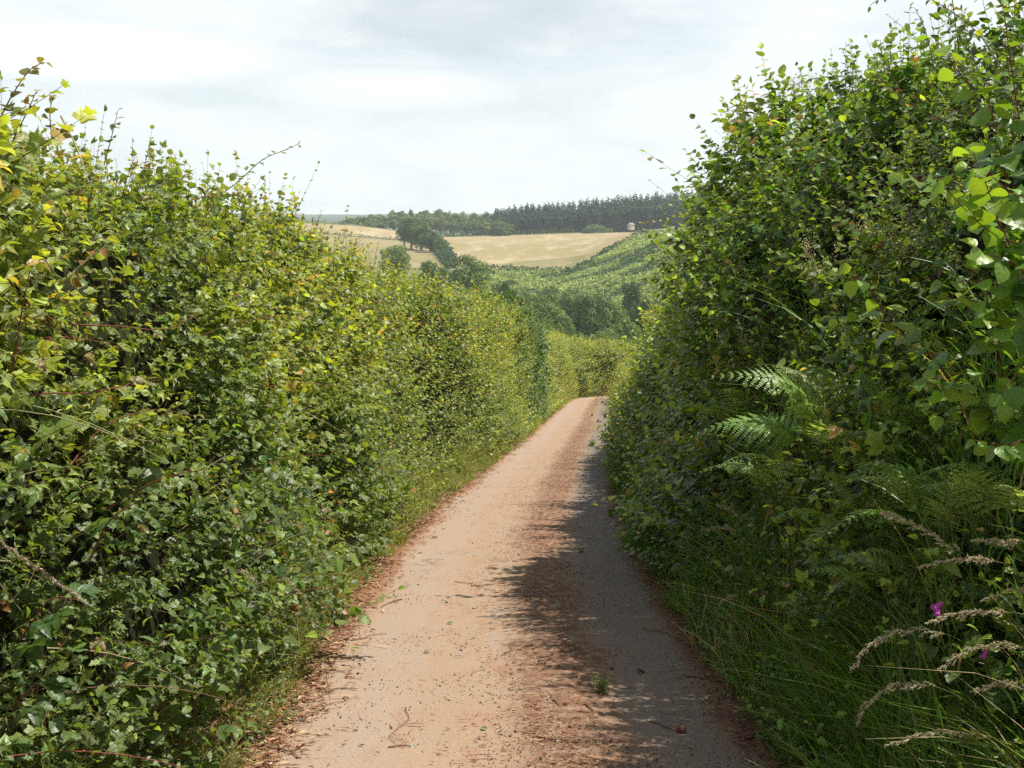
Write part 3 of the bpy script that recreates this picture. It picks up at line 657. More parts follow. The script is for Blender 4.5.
ferns = [ # position, number of fronds, size, label
 ((812, 412), 5.7, 7, 1.05, 'sunlit pale bracken fern arching out of the middle of the right bank'),
 ((850, 380), 5.9, 6, .9, 'silvery bracken fern highest on the right bank below the hanging hazel leaves'),
 ((780, 455), 6.0, 4, .95, 'bracken fern with one low sunlit frond reaching toward the lane'),
 ((905, 430), 5.0, 6, .95, 'dim green bracken fern beneath the broad hazel leaves'),
 ((930, 500), 4.3, 6, .8, 'dark bracken fern on the right bank above the foxglove'),
 ((890, 560), 4.5, 5, .75, 'small shaded bracken fern among long grass beside the foxglove'),
 ((845, 500), 5.2, 5, .85, 'shaded bracken fern below the pale sunlit one'),
 ((1000, 480), 3.9, 5, .85, 'deep shaded bracken fern behind the feathery grass heads'),
 ((735, 395), 7.6, 4, .9, 'small bracken fern where the broad leaved hazel begins'),
]
for (pxy, d, nf, sz, lab) in ferns:
    P0 = at(pxy[0] + 6, pxy[1] + 30, d - .18); root = empty('fern', tuple(P0)); tag(root, lab, 'fern', 'bracken ferns on the right bank')
    for k in range(nf):
        me = fr_mesh[rng.integers(5)]
        az = math.pi + (k - (nf - 1) / 2) * .5 + rng.normal(0, .15) + .35
        f_ = bpy.data.objects.new('frond', me[0]); COL.objects.link(f_); f_.parent = root
        f_.location = (rng.normal(0, .04), rng.normal(0, .05), rng.normal(0, .05)); f_.rotation_euler = (rng.normal(0, .3), -.45 + rng.normal(0, .25), az); f_.scale = (sz * rng.uniform(.65, 1.0),) * 3
        st = bpy.data.objects.new('stalk', me[1]); COL.objects.link(st); st.parent = f_

# ------------------------------------------------------------------ tall flowering grasses
def seed_grass(lst, d0, d1, head, r=.0013, fluff=1.0, label='', cat='grass', col=(.42, .35, .22), stem=(.20, .22, .09), sub=26, dense=1.):
    pts = np.array(px(lst, d0, d1)); n = 30; t = np.linspace(0, len(pts) - 1, n)
    P_ = np.stack([herm(np.arange(len(pts)), pts[:, k], t) for k in range(3)], -1); o = P_[0].copy(); P_ = P_ - o
    root = empty('flowering_grass', tuple(o)); tag(root, label, cat, 'tall flowering grasses beside the lane')
    gs = Geo(); tube(gs, P_, r * np.linspace(1, .4, n), stem, 4); gs.build('stem', M_GRASS, root)
    g = Geo(); i0 = int(n * (1 - head)); 
    for k in range(sub):
        u = i0 + (n - 1 - i0) * (k + rng.random() * .5) / sub; i = min(int(u), n - 2); b = P_[i] + (P_[i + 1] - P_[i]) * (u - i); tn = nrm(P_[i + 1] - P_[i])
        w = 1 - k / sub; bl = (.012 + .042 * w * (1 - .5 * w)) * fluff; sd = nrm(rng.normal(0, 1, 3)); bd = nrm(tn * 1.1 + sd * .55 + np.array([0, 0, -.25]))
        m = int((5 + 9 * w) * dense); tt_ = rng.random(m); q_ = b + bd * bl * tt_[:, None]
        tubes(g, np.stack([b, b + bd * bl])[None], .0004, .6, np.array(col) * .7)
        scatter(g, slim, q_, nrm(bd + rng.normal(0, .35, (m, 3))), rng.normal(0, 1, (m, 3)), rng.uniform(.007, .012, m), np.array(col) * np.exp(rng.normal(0, .22, (m, 1))), None, np.full(m, 1.25))
    g.build('seed_head', M_SEED, root)
SG = [
 ([(1040, 700), (1000, 590), (950, 545), (905, 520), (884, 513)], 3.5, 'buff feathery grass head reaching furthest up left over the foxglove'),
 ([(1060, 640), (1020, 575), (990, 560), (960, 558), (920, 566)], 3.4, 'feathery grass head arching level just above the purple foxglove flower'),
 ([(1070, 620), (1030, 548), (1010, 542), (975, 540)], 3.5, 'short feathery grass head at the right behind the level one'),
 ([(1060, 780), (1010, 690), (960, 640), (905, 630), (870, 645), (852, 668)], 3.4, 'drooping grass head left of the foxglove, its tip bent down'),
 ([(1050, 800), (1000, 730), (950, 692), (900, 683), (868, 702), (858, 722)], 3.35, 'drooping grass head below the first, hanging over the dark verge'),
 ([(1060, 810), (1020, 760), (980, 735), (930, 732), (888, 745)], 3.3, 'lowest arching grass head in the bottom right corner'),
 ([(1070, 700), (1040, 625), (1000, 612), (960, 613), (930, 622)], 3.3, 'grass head crossing just under the purple foxglove flower'),
 ([(1080, 720), (1050, 660), (1015, 645), (970, 650), (940, 668)], 3.25, 'grass head just right of the lower foxglove bud'),
 ([(1070, 760), (1040, 700), (1010, 683), (975, 690)], 3.3, 'pale grass head between foxglove bud and the bottom corner'),
 ([(1060, 640), (1040, 600), (1015, 590), (985, 600)], 3.5, 'small grass head behind the foxglove at right'),
 ([(760, 590), (752, 540), (735, 512), (718, 505)], 6.8, 'pale grass head at the edge of the shaded right verge, upper of a pair'),
 ([(770, 600), (755, 550), (730, 528), (702, 530)], 6.7, 'pale grass head at the edge of the shaded right verge, lower of a pair'),
 ([(765, 620), (750, 600), (735, 595), (720, 603)], 6.3, 'short curved grass head near the lane edge on the right'),
 ([(300, 720), (285, 620), (250, 575), (225, 570)], 5.0, 'dry grass head arching left over the lit weeds of the left verge'),
 ([(330, 700), (320, 640), (305, 600), (285, 575)], 5.4, 'dry upright grass head beside the arching one on the left verge'),
 ([(250, 730), (250, 670), (235, 635), (190, 640)], 4.9, 'straw coloured grass head low on the left verge'),
 ([(360, 640), (355, 590), (340, 560), (318, 552)], 6.6, 'thin dry grass head further along the left verge'),
]
for lst, d, lab in SG: seed_grass(lst, d, d, .56 if d < 4 else .42, label=lab, r=.0012 if d < 4 else .0015, col=(.62, .53, .36) if lst[0][0] > 600 else (.62, .54, .34), fluff=.85, sub=46)
# thick pale seed head close on the left
seed_grass([(-60, 500), (-30, 520), (0, 541), (30, 563), (60, 584), (87, 603)], 3.45, 3.5, .7, r=.002, fluff=.34, label='thick straw coloured dead grass spike poking in at the left edge', col=(.50, .40, .27), sub=60, dense=1.6)

# ------------------------------------------------------------------ foxgloves
def foxglove(stem_px, d, flowers, label):
    pts = np.array(px(stem_px, d, d)); o = pts[0].copy(); root = empty('foxglove', tuple(o)); tag(root, label, 'foxglove', 'foxgloves in the right verge')
    n = 16; t = np.linspace(0, len(pts) - 1, n); P_ = np.stack([herm(np.arange(len(pts)), pts[:, k], t) for k in range(3)], -1) - o
    gs = Geo(); tube(gs, P_, .004 * np.linspace(1, .4, n), (.11, .15, .05), 6); gs.build('stem', M_GRASS, root)
    gl = Geo(); m = 8; i = rng.integers(1, 8, m); scatter(gl, ovate_h, P_[i], nrm(rng.normal(0, 1, (m, 3)) + [0, 0, .1]), np.tile([0, 0, 1.], (m, 1)) + rng.normal(0, .2, (m, 3)), rng.uniform(.05, .10, m), np.tile([.08, .13, .035], (m, 1))); gl.build('leaves', M_LEAF, root)
    gb = Geo(); m = 9; i = np.linspace(9, 15, m).astype(int); scatter(gb, ovate_m, P_[i], nrm(rng.normal(0, 1, (m, 3)) + [0, 0, -.3]), rng.normal(0, 1, (m, 3)), .014, np.tile([.17, .20, .08], (m, 1))); gb.build('buds', M_LEAFM, root)
    for (fx, fy, dv, sc) in flowers:
        b = at(fx, fy, d) - o; ax = nrm(np.array(dv, float)); a = nrm(np.cross(ax, [.2, .9, .3])); c = np.cross(ax, a)
        ts = np.linspace(0, 1, 9); rr = np.interp(ts, [0, .08, .3, .7, .9, 1], [.003, .0055, .0085, .0105, .0105, .015]) * sc; th = np.linspace(0, 2 * np.pi, 17)[:-1]
        v = b + ax * (ts * .042 * sc)[:, None, None] + (rr[:, None] * (1 + .10 * (ts[:, None] > .9) * np.cos(5 * th)[None]))[..., None] * (np.cos(th)[None, :, None] * a + np.sin(th)[None, :, None] * c)
        ii = np.arange(8)[:, None] * 16; j = np.arange(16)[None]; k2 = (j + 1) % 16; f = np.stack([ii + j, ii + k2, ii + 16 + k2, ii + 16 + j], -1).reshape(-1, 4)
        g = Geo(); g.add(v, f, (.60, .11, .50)); g.build('flower', M_PETAL, root)
M_PETAL = leaf_mat('foxglove_petal', .5, .3, .4, veins=False, tr=(1.3, 1., 1.3))
foxglove([(965, 760), (958, 690), (950, 640), (944, 600), (940, 578)], 3.45, [(943, 603, (-.75, -.25, -.35), .85), (939, 606, (-.3, -.5, -.6), .75)], 'foxglove with purple bell flowers among the feathery grasses')
foxglove([(1000, 770), (995, 710), (990, 670), (988, 640)], 3.4, [(987, 650, (-.35, -.2, -.5), .65)], 'foxglove with a single small pink bud low among the grasses')

# ------------------------------------------------------------------ pale meadowsweet-like sprays in the right hedge
def spray(p, lab, h=.35, n=7):
    root = empty('seeding_dock', tuple(p)); tag(root, lab, 'plant', 'pale seeding plants in the right hedge')
    gs = Geo(); g = Geo()
    for k in range(n):
        d = nrm(np.array([rng.normal(-.25, .3), rng.normal(-.3, .25), 1.])); L = h * rng.uniform(.5, 1.1)
        t = np.linspace(0, 1, 8)[:, None]; P_ = d * L * t + np.array([rng.normal(0, .05), 0, 0]) * t; tube(gs, P_, .0018 * np.linspace(1, .4, 8), (.2, .2, .09), 4)
        gh = Geo(); m = 60; u = rng.uniform(.45, 1, m); scatter(gh, dia, d * L * u[:, None] + rng.normal(0, .011, (m, 3)), rng.normal(0, 1, (m, 3)), rng.normal(0, 1, (m, 3)), rng.uniform(.006, .012, m), np.array([.50, .43, .23]) * np.exp(rng.normal(0, .25, (m, 1)))); gh.build('seed_head', M_SEED, root)
        m = 5; u = rng.uniform(.1, .55, m); scatter(g, ovate_h, d * L * u[:, None], nrm(rng.normal(0, 1, (m, 3))), np.tile([0, 0, 1.], (m, 1)), rng.uniform(.04, .07, m), np.array([.11, .16, .035]) * np.exp(rng.normal(0, .25, (m, 1))))
    gs.build('stems', M_WOOD, root); g.build('leaves', M_LEAF, root)
spray(at(748, 375, 7.0), 'pale seeding plant against the dark hedge left of the ferns', .38, 5)
spray(at(820, 300, 6.0), 'cluster of pale seeding stems above the sunlit fern', .34, 7)
spray(at(905, 275, 4.9), 'pale seeding plant tucked under the red stemmed hazel', .28, 8)
spray(at(870, 260, 5.3), 'pale seeding plant beside the upper hazel shoot', .28, 6)

# ------------------------------------------------------------------ litter, twigs, stones on the lane
g = Geo()
def litter(N, s, off, size, cols, tmpl=None, tilt=.12):
    x, y = lane_pt(s, off); z = lane_z(x, y) + rng.uniform(.003, .016, N); th = rng.normal(0, 1.0, N) + np.where(rng.random(N) < .5, 0, np.pi)
    d = np.stack([np.cos(th), np.sin(th), rng.normal(0, tilt, N) - SL * np.sin(th)], -1); n = np.tile([0, 0, 1.], (N, 1)) + rng.normal(0, .25, (N, 3))
    c = np.array(cols)[rng.integers(0, len(cols), N)] * np.exp(rng.normal(0, .25, (N, 1)))
    scatter(g, (dia[0] * np.array([rng.uniform(.26, .38), 1, .7]), dia[1], dia[2]) if tmpl is None else tmpl, np.stack([x, y, z], -1), d, n, size, c)
BR = [(.22, .10, .055), (.30, .16, .085), (.15, .07, .04), (.38, .24, .14), (.25, .12, .07)]
ns = int(17000 * LQ)
s = 4.2 + 24 * rng.random(ns) ** 1.5; o_ = -half_w(s) + np.abs(rng.normal(0, .15, ns)) - .10 + .06 * fbm(p3(s * 1.3, 0 * s), 9, 2); litter(ns, s, o_, rng.uniform(.015, .07, ns), BR + [(.42, .30, .18)])
s = 4.2 + 24 * rng.random(ns) ** 1.5; o_ = half_w(s) - np.abs(rng.normal(0, .12, ns)) + .05; litter(ns, s, o_, rng.uniform(.012, .04, ns), BR[:3])
nm = int(15000 * LQ); s = 4.2 + 30 * rng.random(nm) ** 1.4; o_ = .26 + rng.normal(0, .24, nm) ; kp = fbm(p3(s * 2.4, o_ * 1.5), 12, 3) > -.1; s, o_ = s[kp], o_[kp]; litter(len(s), s, o_, rng.uniform(.010, .035, len(s)), BR)
nw = 5200; s = 4.2 + 16 * rng.random(nw) ** 1.5; o_ = rng.uniform(-1.15, 1.1, nw); kp = fbm(p3(s * 1.4, o_ * 1.4), 19, 3) > .25; s = s[kp]; o_ = o_[kp]; nw = len(s); litter(nw, s, o_, rng.gamma(2., .0045, nw) + .003, BR[:3] + [(.08, .05, .035)])
nq = 2600; s = 4.2 + 20 * rng.random(nq) ** 1.5; pick = rng.random(nq); o_ = np.where(pick < .45, -half_w(s) + np.abs(rng.normal(0, .16, nq)) - .06, np.where(pick < .7, half_w(s) - np.abs(rng.normal(0, .14, nq)), .2 + rng.normal(0, .3, nq)))
litter(nq, s, o_, rng.gamma(2.2, .022, nq) + .02, [(.30, .17, .09), (.46, .34, .21), (.20, .10, .055), (.38, .25, .14)], (dia[0] * np.array([.075, 1, .12]), dia[1], dia[2]), .03)
tag(g.build('litter', M_DEB), 'drifts of brown hedge trimmings and leaf litter on the lane', 'litter', kind='stuff')
g = Geo()   # grit
ico = (np.array([(1, 0, 0), (-1, 0, 0), (0, 1, 0), (0, -1, 0), (0, 0, .8), (0, 0, -.8)], float) * .5, [np.array([(0, 2, 4), (2, 1, 4), (1, 3, 4), (3, 0, 4), (2, 0, 5), (1, 2, 5), (3, 1, 5), (0, 3, 5)])], np.zeros((6, 2)))
ng = int(14000 * LQ); s = 4.4 + 12 * rng.random(ng) ** 1.7; off = rng.uniform(-1.2, 1.2, ng); kp = fbm(p3(s * 1.8, off * 1.8), 29, 3) > .18; s = s[kp]; off = off[kp]; ng = len(s); x, y = lane_pt(s, off)
scatter(g, ico, np.stack([x, y, lane_z(x, y) + .001], -1), rng.normal(0, 1, (ng, 3)), rng.normal(0, 1, (ng, 3)), rng.gamma(2.2, .0022, ng) + .002, np.array([(.30, .2, .15), (.22, .13, .09), (.42, .36, .32)])[rng.integers(0, 3, ng)] * np.exp(rng.normal(0, .2, (ng, 1))))
tag(g.build('gravel', M_DEB, smooth=False), 'loose grit and tiny stones scattered over the lane', 'grit', kind='stuff')

def on_lane(pxy):
    bx, bz = bearing(*pxy); d = (CAMZ - .03) / (-SL - bz) if (-SL - bz) > 0 else 50
    return np.array([bx * d, d])
def twig(p0, p1, r, lab, col=(.22, .13, .075), forks=2):
    a = on_lane(p0); b = on_lane(p1); n = 9; t = np.linspace(0, 1, n); L = np.hypot(*(b - a)); wob = fbm(p3(t * 3, t * 0 + a[0] * 7), 4, 2) * .10 * L
    dr = (b - a) / L; xy = a + (b - a) * t[:, None] + np.stack([-dr[1] * wob, dr[0] * wob], -1); z = lane_z(xy[:, 0], xy[:, 1]) + r * .9 + .01 * L * np.sin(t * 3.1)
    P_ = np.concatenate([xy, z[:, None]], 1); o = P_[0].copy(); root = empty('fallen_twig', tuple(o)); tag(root, lab, 'twig', 'twigs lying on the lane')
    g = Geo(); tube(g, P_ - o, r * np.linspace(1, .5, n), col, 5); g.build('stick', M_WOOD, root)
    for k in range(forks):
        i = int(rng.integers(2, 7)); sg = rng.choice([-1, 1]); e = P_[i].copy(); dd = dr * .6 + sg * np.array([-dr[1], dr[0]]) * .7; q_ = np.stack([P_[i] + np.append(dd, .05) * L * .28 * u for u in np.linspace(0, 1, 5)])
        q_[:, 2] = np.maximum(q_[:, 2], lane_z(q_[:, 0], q_[:, 1]) + r * .5); g = Geo(); tube(g, q_ - o, r * .55 * np.linspace(1, .5, 5), col, 4); g.build('side_twig', M_WOOD, root)
TW = [((262, 742), (300, 758), .006, 'thick brown stick on the litter at the bottom left lane edge'), ((300, 715), (345, 700), .004, 'slender stick lying across the left lane edge'),
 ((320, 690), (352, 688), .0045, 'forked stick half way up the left litter strip'), ((408, 706), (388, 748), .002, 'fine pale grass stalk lying on the left wheel track'),
 ((536, 737), (600, 746), .005, 'long straight twig lying across the lane at the bottom'), ((588, 705), (600, 728), .004, 'short twig just under the small green weed'),
 ((650, 720), (676, 729), .004, 'curved twig in the shade beside the red stone'), ((745, 737), (770, 735), .006, 'pale broken stick in the shaded right gutter'),
 ((686, 675), (716, 677), .006, 'dark stick at the right edge of the lane'), ((470, 584), (515, 582), .004, 'long thin twig lying across the middle of the lane'),
 ((455, 580), (490, 590), .003, 'kinked twig crossing the long thin one'), ((388, 747), (420, 744), .004, 'small dark twig on the left wheel track near the bottom'),
 ((500, 655), (520, 640), .003, 'small twig pointing up the sunny middle of the lane'), ((350, 640), (384, 632), .004, 'twig reaching out from the left verge'),
 ((400, 598), (382, 606), .005, 'short stick at the left edge by the verge weeds'), ((620, 552), (648, 566), .004, 'twig lying in the shade of the right track'),
 ((540, 662), (600, 650), .003, 'fine twig lying on the shadow edge'), ((640, 628), (672, 634), .003, 'fine dark twig in the right hand shade'),
 ((560, 705), (545, 690), .003, 'tiny twig on the sunlit red dirt')]
for a, b, r, lab in TW: twig(a, b, r, lab)
def stone(pxy, r, lab, col, seed):
    a = on_lane(pxy); g = Geo(); rr = np.random.default_rng(seed)
    nu, nv = 14, 9; th = np.linspace(0, 2 * np.pi, nu, endpoint=False); ph = np.linspace(.05, np.pi - .05, nv)
    v = np.stack([np.outer(np.sin(ph), np.cos(th)), np.outer(np.sin(ph), np.sin(th)) * .8, np.outer(np.cos(ph), np.ones(nu)) * .75], -1); v = v * (1 + .28 * fbm(v * 1.8 + seed, seed, 2))[..., None] * r
    i = np.arange(nv - 1)[:, None] * nu; j = np.arange(nu)[None]; k = (j + 1) % nu; f = np.stack([i + j, i + nu + j, i + nu + k, i + k], -1).reshape(-1, 4)
    g.add(v, [f, np.array([list(range(nu))])[:, ::1], np.array([list(range(nu * nv - 1, nu * nv - nu - 1, -1))])], col); o = g.build('stone', M_DEB, smooth=False); o.location = (*a, lane_z(a[0], a[1]) + r * .5); tag(o, lab, 'stone', 'loose stones on the lane')
for p_, r, lab, col in [((681, 731), .026, 'red brown lump of stone on the shaded right side of the lane', (.17, .07, .045)), ((298, 748), .011, 'small dark stone at the left edge near the bottom', (.13, .07, .05)),
 ((612, 668), .012, 'small stone just right of the green weed', (.12, .08, .06)), ((570, 728), .010, 'pebble on the red dirt below the weed', (.16, .08, .05)), ((735, 681), .011, 'whitish pebble in the shaded right gutter', (.55, .55, .52)),
 ((729, 700), .008, 'tiny pale pebble by the right hand grass', (.5, .5, .48)), ((358, 673), .008, 'tiny dark stone on the left wheel track', (.12, .07, .05)), ((557, 741), .009, 'greyish pebble by the long straight twig', (.3, .27, .25))]:
    stone(p_, r, lab, col, int(p_[0]))
# fallen green leaves and scraps
for k, (p_, s_, lab, c) in enumerate([((636, 670), .055, 'dark green leaf lying in the shade right of the weed', (.03, .08, .03)), ((708, 675), .045, 'pale green leaf fallen by the right gutter', (.26, .36, .24)),
  ((525, 467), .10, 'pale fallen leaf far up the lane', (.35, .42, .25)), ((533, 470), .09, 'second pale leaf beside the far one', (.3, .38, .2)), ((446, 601), .05, 'green leaf on the sunny middle of the lane', (.15, .22, .08)),
  ((453, 623), .045, 'small green leaf just below the other on the sunny lane', (.17, .25, .1)), ((625, 605), .05, 'yellowish leaf on the grey shaded track', (.4, .36, .05)), ((424, 652), .045, 'grey green leaf on the left wheel track', (.16, .2, .12)),
  ((487, 728), .04, 'green scrap of leaf at the bottom of the lane', (.1, .22, .08)), ((415, 744), .045, 'pale scrap beside the stick in the bottom left litter', (.42, .42, .3))]):
    a = on_lane(p_); g = Geo(); th = k * 1.9; scatter(g, ovate_h, np.zeros((1, 3)), np.array([[math.cos(th), math.sin(th), .1]]), np.array([[.1, -.2, 1.]]), s_, np.array([c]), np.array([1.5])); o = g.build('fallen_leaf', M_LEAF); o.location = (*a, lane_z(*a) + .006); tag(o, lab, 'leaf', 'leaves fallen on the lane')
# weeds growing in the lane
def weed(pxy, h, lab, n=12, K=8, sz=.03):
    a = on_lane(pxy); root = empty('weed', (*a, float(lane_z(*a)))); tag(root, lab, 'weed', 'weeds growing in the lane'); gl, gs = Geo(), Geo(); b = rng.normal(0, .02, (n, 3)) * [1, 1, 0]
    shoots(gl, gs, b, nrm(rng.normal(0, .55, (n, 3)) * [1, 1, 0] + [0, 0, 1]), h * rng.uniform(.5, 1.1, n), np.array([0, 0, 1.]), nrm(b + 1e-4), K, [(oak_h, 1, 1)], sz, leafcols((.06, .13, .02), (.16, .24, .04), yl=1.), stem_r=.0012, stemcol=(.12, .16, .05))
    gl.build('leaves', M_LEAF, root); gs.build('stems', M_WOOD, root)
weed((600, 692), .125, 'small green weed on the dirt ridge at the shadow edge', 14, 8, .034); weed((581, 552), .08, 'tiny weed further up the middle of the lane', 8, 6, .03)
weed((592, 446), .16, 'grassy weed clump in the lane near the bend', 18, 6, .06)
# fallen dead branch by the bend
root = empty('fallen_branch', (3.95, 51.0, float(terr(3.95, 51)))); root.scale = (.7,) * 3; tag(root, 'dead brown branch sprawling from the right hedge by the bend', 'branch')
g = Geo(); gl = Geo()
for k in range(11):
    st_ = np.array([.9, .3 * rng.normal(), .6 + .3 * rng.random()]); en = np.array([-.7 + .6 * rng.random(), rng.normal(0, .7), .12 + .7 * rng.random()]); t = np.linspace(0, 1, 8)[:, None]
    P_ = st_ + (en - st_) * t + np.array([0, 0, .55]) * t * (1 - t) * 2 + rng.normal(0, .03, (8, 3)); tube(g, P_, .022 * np.linspace(1, .3, 8), (.15, .085, .05), 5)
    m = 14; i = rng.integers(2, 8, m); scatter(gl, dia, P_[i] + rng.normal(0, .05, (m, 3)), rng.normal(0, 1, (m, 3)), rng.normal(0, 1, (m, 3)), rng.uniform(.05, .10, m), np.array([.22, .13, .065]) * np.exp(rng.normal(0, .3, (m, 1))))
g.build('limbs', M_WOOD, root); gl.build('dead_leaves', M_LEAFM, root)

# ------------------------------------------------------------------ trees of the valley and the ridge
def broadleaf(seed, H, W, nclump, nleaf, lsz, col, name='tree'):
    """crown of leaf clumps carried on limbs, trunk separate; unit in metres"""
    r = np.random.default_rng(seed); g = Geo(); gt = Geo()
    cz = H * .54; C = []
    for k in range(nclump):
        v = nrm(r.normal(0, 1, 3)); rad = r.random() ** .4; c = np.array([v[0] * W * .36 * rad, v[1] * W * .36 * rad, cz + v[2] * H * .36 * rad]); rr = W * r.uniform(.10, .17) * (1.2 - .3 * rad)
        C.append((c, rr))
    t = np.linspace(0, 1, 7)[:, None]; tube(gt, np.array([0, 0, 0]) + np.array([W * .03, 0, H * .55]) * t, W * .035 * np.linspace(1.3, .5, 7), (.10, .085, .065), 7)
    for c, rr in C[::2]:
        s_ = np.array([0, 0, H * r.uniform(.22, .45)]); tube(gt, s_ + (c - s_) * t + np.array([0, 0, H * .03]) * t * (1 - t), W * .013 * np.linspace(1, .4, 7), (.10, .085, .065), 4)
    per = nleaf // nclump
    for c, rr in C:
        v = nrm(r.normal(0, 1, (per, 3))); v[:, 2] = np.abs(v[:, 2]) * np.where(r.random(per) < .75, 1, -.7)
        rad = rr * (1 + .12 * r.normal(0, 1, per)) * (.7 + .3 * r.random(per) ** .3); pos = c + v * rad[:, None] * np.array([1.15, 1.15, .85])
        nn = nrm(v + r.normal(0, .28, (per, 3)) + [0, 0, .1]); dd = np.cross(nn, r.normal(0, 1, (per, 3)))
        cc = np.array(col) * np.exp(r.normal(0, .22, (per, 1))) * np.exp(r.normal(0, .12)) 
        scatter(g, dia, pos, dd, nn, lsz * r.uniform(.6, 1.4, per), cc)
    return g, gt
def conifer(seed, H, W, tiers, per, col):
    r = np.random.default_rng(seed); g = Geo(); gt = Geo(); t = np.linspace(0, 1, 6)[:, None]; tube(gt, np.array([0, 0, H * .98]) * t, H * .012 * np.linspace(1.2, .15, 6), (.09, .07, .055), 5)
    for k in range(tiers):
        u = k / (tiers - 1); z = H * (.06 + .90 * u); rad = W * .5 * (1 - u) ** .58 * r.uniform(.85, 1.1) + .6; n = max(4, int(per * (1.1 - u)))
        th = r.uniform(0, 2 * np.pi, n); d = np.stack([np.cos(th), np.sin(th), np.full(n, -.18 + .5 * u)], -1); rr = rad * r.uniform(.75, 1.15, n)
        w_ = np.full(n, .5)
        scatter(g, (dia[0] * np.array([.9, 1, 1]), dia[1], dia[2]), np.tile([0, 0, z], (n, 1)) + r.normal(0, .15, (n, 3)), d, np.tile([0, 0, 1.], (n, 1)) + r.normal(0, .5, (n, 3)), rr, np.array(col) * np.exp(r.normal(0, .25, (n, 1))))
    scatter(g, slim, np.array([[0, 0, H * .93]]), np.array([[0, 0, 1.]]), np.array([[1., 0, 0]]), H * .05, np.array([col]))
    return g, gt
def proto(name, gg, label, cat, group):
    root = empty(name); tag(root, label, cat, group); gg[0].build('crown', M_FAR, root); gg[1].build('trunk', M_WOOD, root); return root
used = set()
def put(pr, loc, rz, sc, label=None, kind=0, group=None):
    if id(pr) not in used:
        used.add(id(pr)); pr.location = loc; pr.rotation_euler = (0, 0, rz); pr.scale = (sc,) * 3 if np.isscalar(sc) else sc
        if label: pr['label'] = label
        o = pr
    else: o = copy_thing(pr, loc, rz, sc, label)
    if group: o['group'] = group
    elif group is False and 'group' in o: del o['group']
    return o
TG = (.050, .095, .028)
P_big = [proto('tree', broadleaf(200 + k, 10, 10, 44, 9000, .36, c), '', 'tree', '') for k, c in enumerate([(.15, .225, .045), (.115, .18, .035), (.20, .265, .07), (.08, .14, .03)])]
NT = [ # px, top row, distance, crown width px, prototype, label
 (470, 257, 255, 44, 0, 'round willow like tree rising where the two fields meet the valley'), (395, 243, 300, 34, 2, 'rounded grey green tree at the lower edge of the left field'),
 (428, 262, 275, 26, 1, 'dark small tree between the grey green tree and the willow'), (444, 268, 262, 26, 3, 'low dark tree touching the left side of the willow'),
 (411, 221, 455, 20, 3, 'tallest dark oak at the top of the field hedge'), (421, 225, 450, 20, 1, 'dark oak on the right of the tallest in the field hedge'), (430, 231, 440, 18, 3, 'low oak at the right end of the field hedge clump'), (404, 226, 460, 14, 1, 'small oak at the left end of the field hedge clump'),
 (440, 240, 425, 12, 1, 'bush at the foot of the oaks in the field hedge'), (501, 223, 585, 20, 1, 'lone round tree in front of the conifers at the field edge'), (596, 227, 585, 26, 1, 'low bushy tree in front of the conifers right of the field'), 
 (505, 283, 215, 30, 3, 'small dark tree at the top left of the valley wood'), (524, 289, 205, 32, 2, 'greyish tree in the upper left of the valley wood'), (545, 296, 190, 46, 0, 'broad tree in the middle of the valley wood'),
 (574, 285, 225, 40, 2, 'pale grey green tree behind the middle of the valley wood'), (590, 298, 180, 44, 3, 'very dark tree in the deepest part of the valley wood'), (612, 303, 185, 36, 0, 'tree at the right side of the valley wood'),
 (560, 318, 160, 40, 1, 'low tree in front of the broad middle one'), (532, 318, 165, 36, 0, 'low leafy tree just above the ivy covered bush'), (604, 326, 150, 34, 2, 'front tree at the right above the bend hedge'), (580, 334, 140, 30, 1, 'short shrubby tree right above the bend hedge'),
 (632, 283, 235, 26, 3, 'dark round tree alone on the bracken slope'), (625, 318, 165, 36, 0, 'tree half hidden behind the right hedge'), (648, 300, 190, 40, 3, 'tree mostly hidden behind the right hedge'), (510, 305, 180, 36, 1, 'tree behind the ivy covered bush'),
 (485, 300, 200, 40, 0, 'tree just right below the willow'), (500, 296, 232, 24, 2, 'pale bush left of the valley wood'), (550, 283, 240, 26, 2, 'greyish bushy tree highest in the valley wood'), (455, 284, 240, 36, 1, 'low tree under the willow'), (602, 290, 232, 26, 2, 'pale tree at the upper right of the valley wood')]
for (x_, ytop, d, wpx, pi_, lab) in NT:
    bx, bz = bearing(x_, ytop); X_ = float(bx * d); zt = CAMZ + float(bz) * d; zg = float(terr(X_, d)); H_ = max(zt - zg, 2.5); W_ = wpx / F * d
    if d > 400: H_ = min(max(H_, W_ * .75), W_ * 1.25) * 1.25; 
    put(P_big[pi_], (X_, d, zt - H_ * (1 if d < 400 else .93)), rng.uniform(0, 6), (W_ / 10 * (1.12 if d < 400 else 1.4),) * 2 + ( H_ / 10 / .93,), lab, group='trees of the valley and fields')
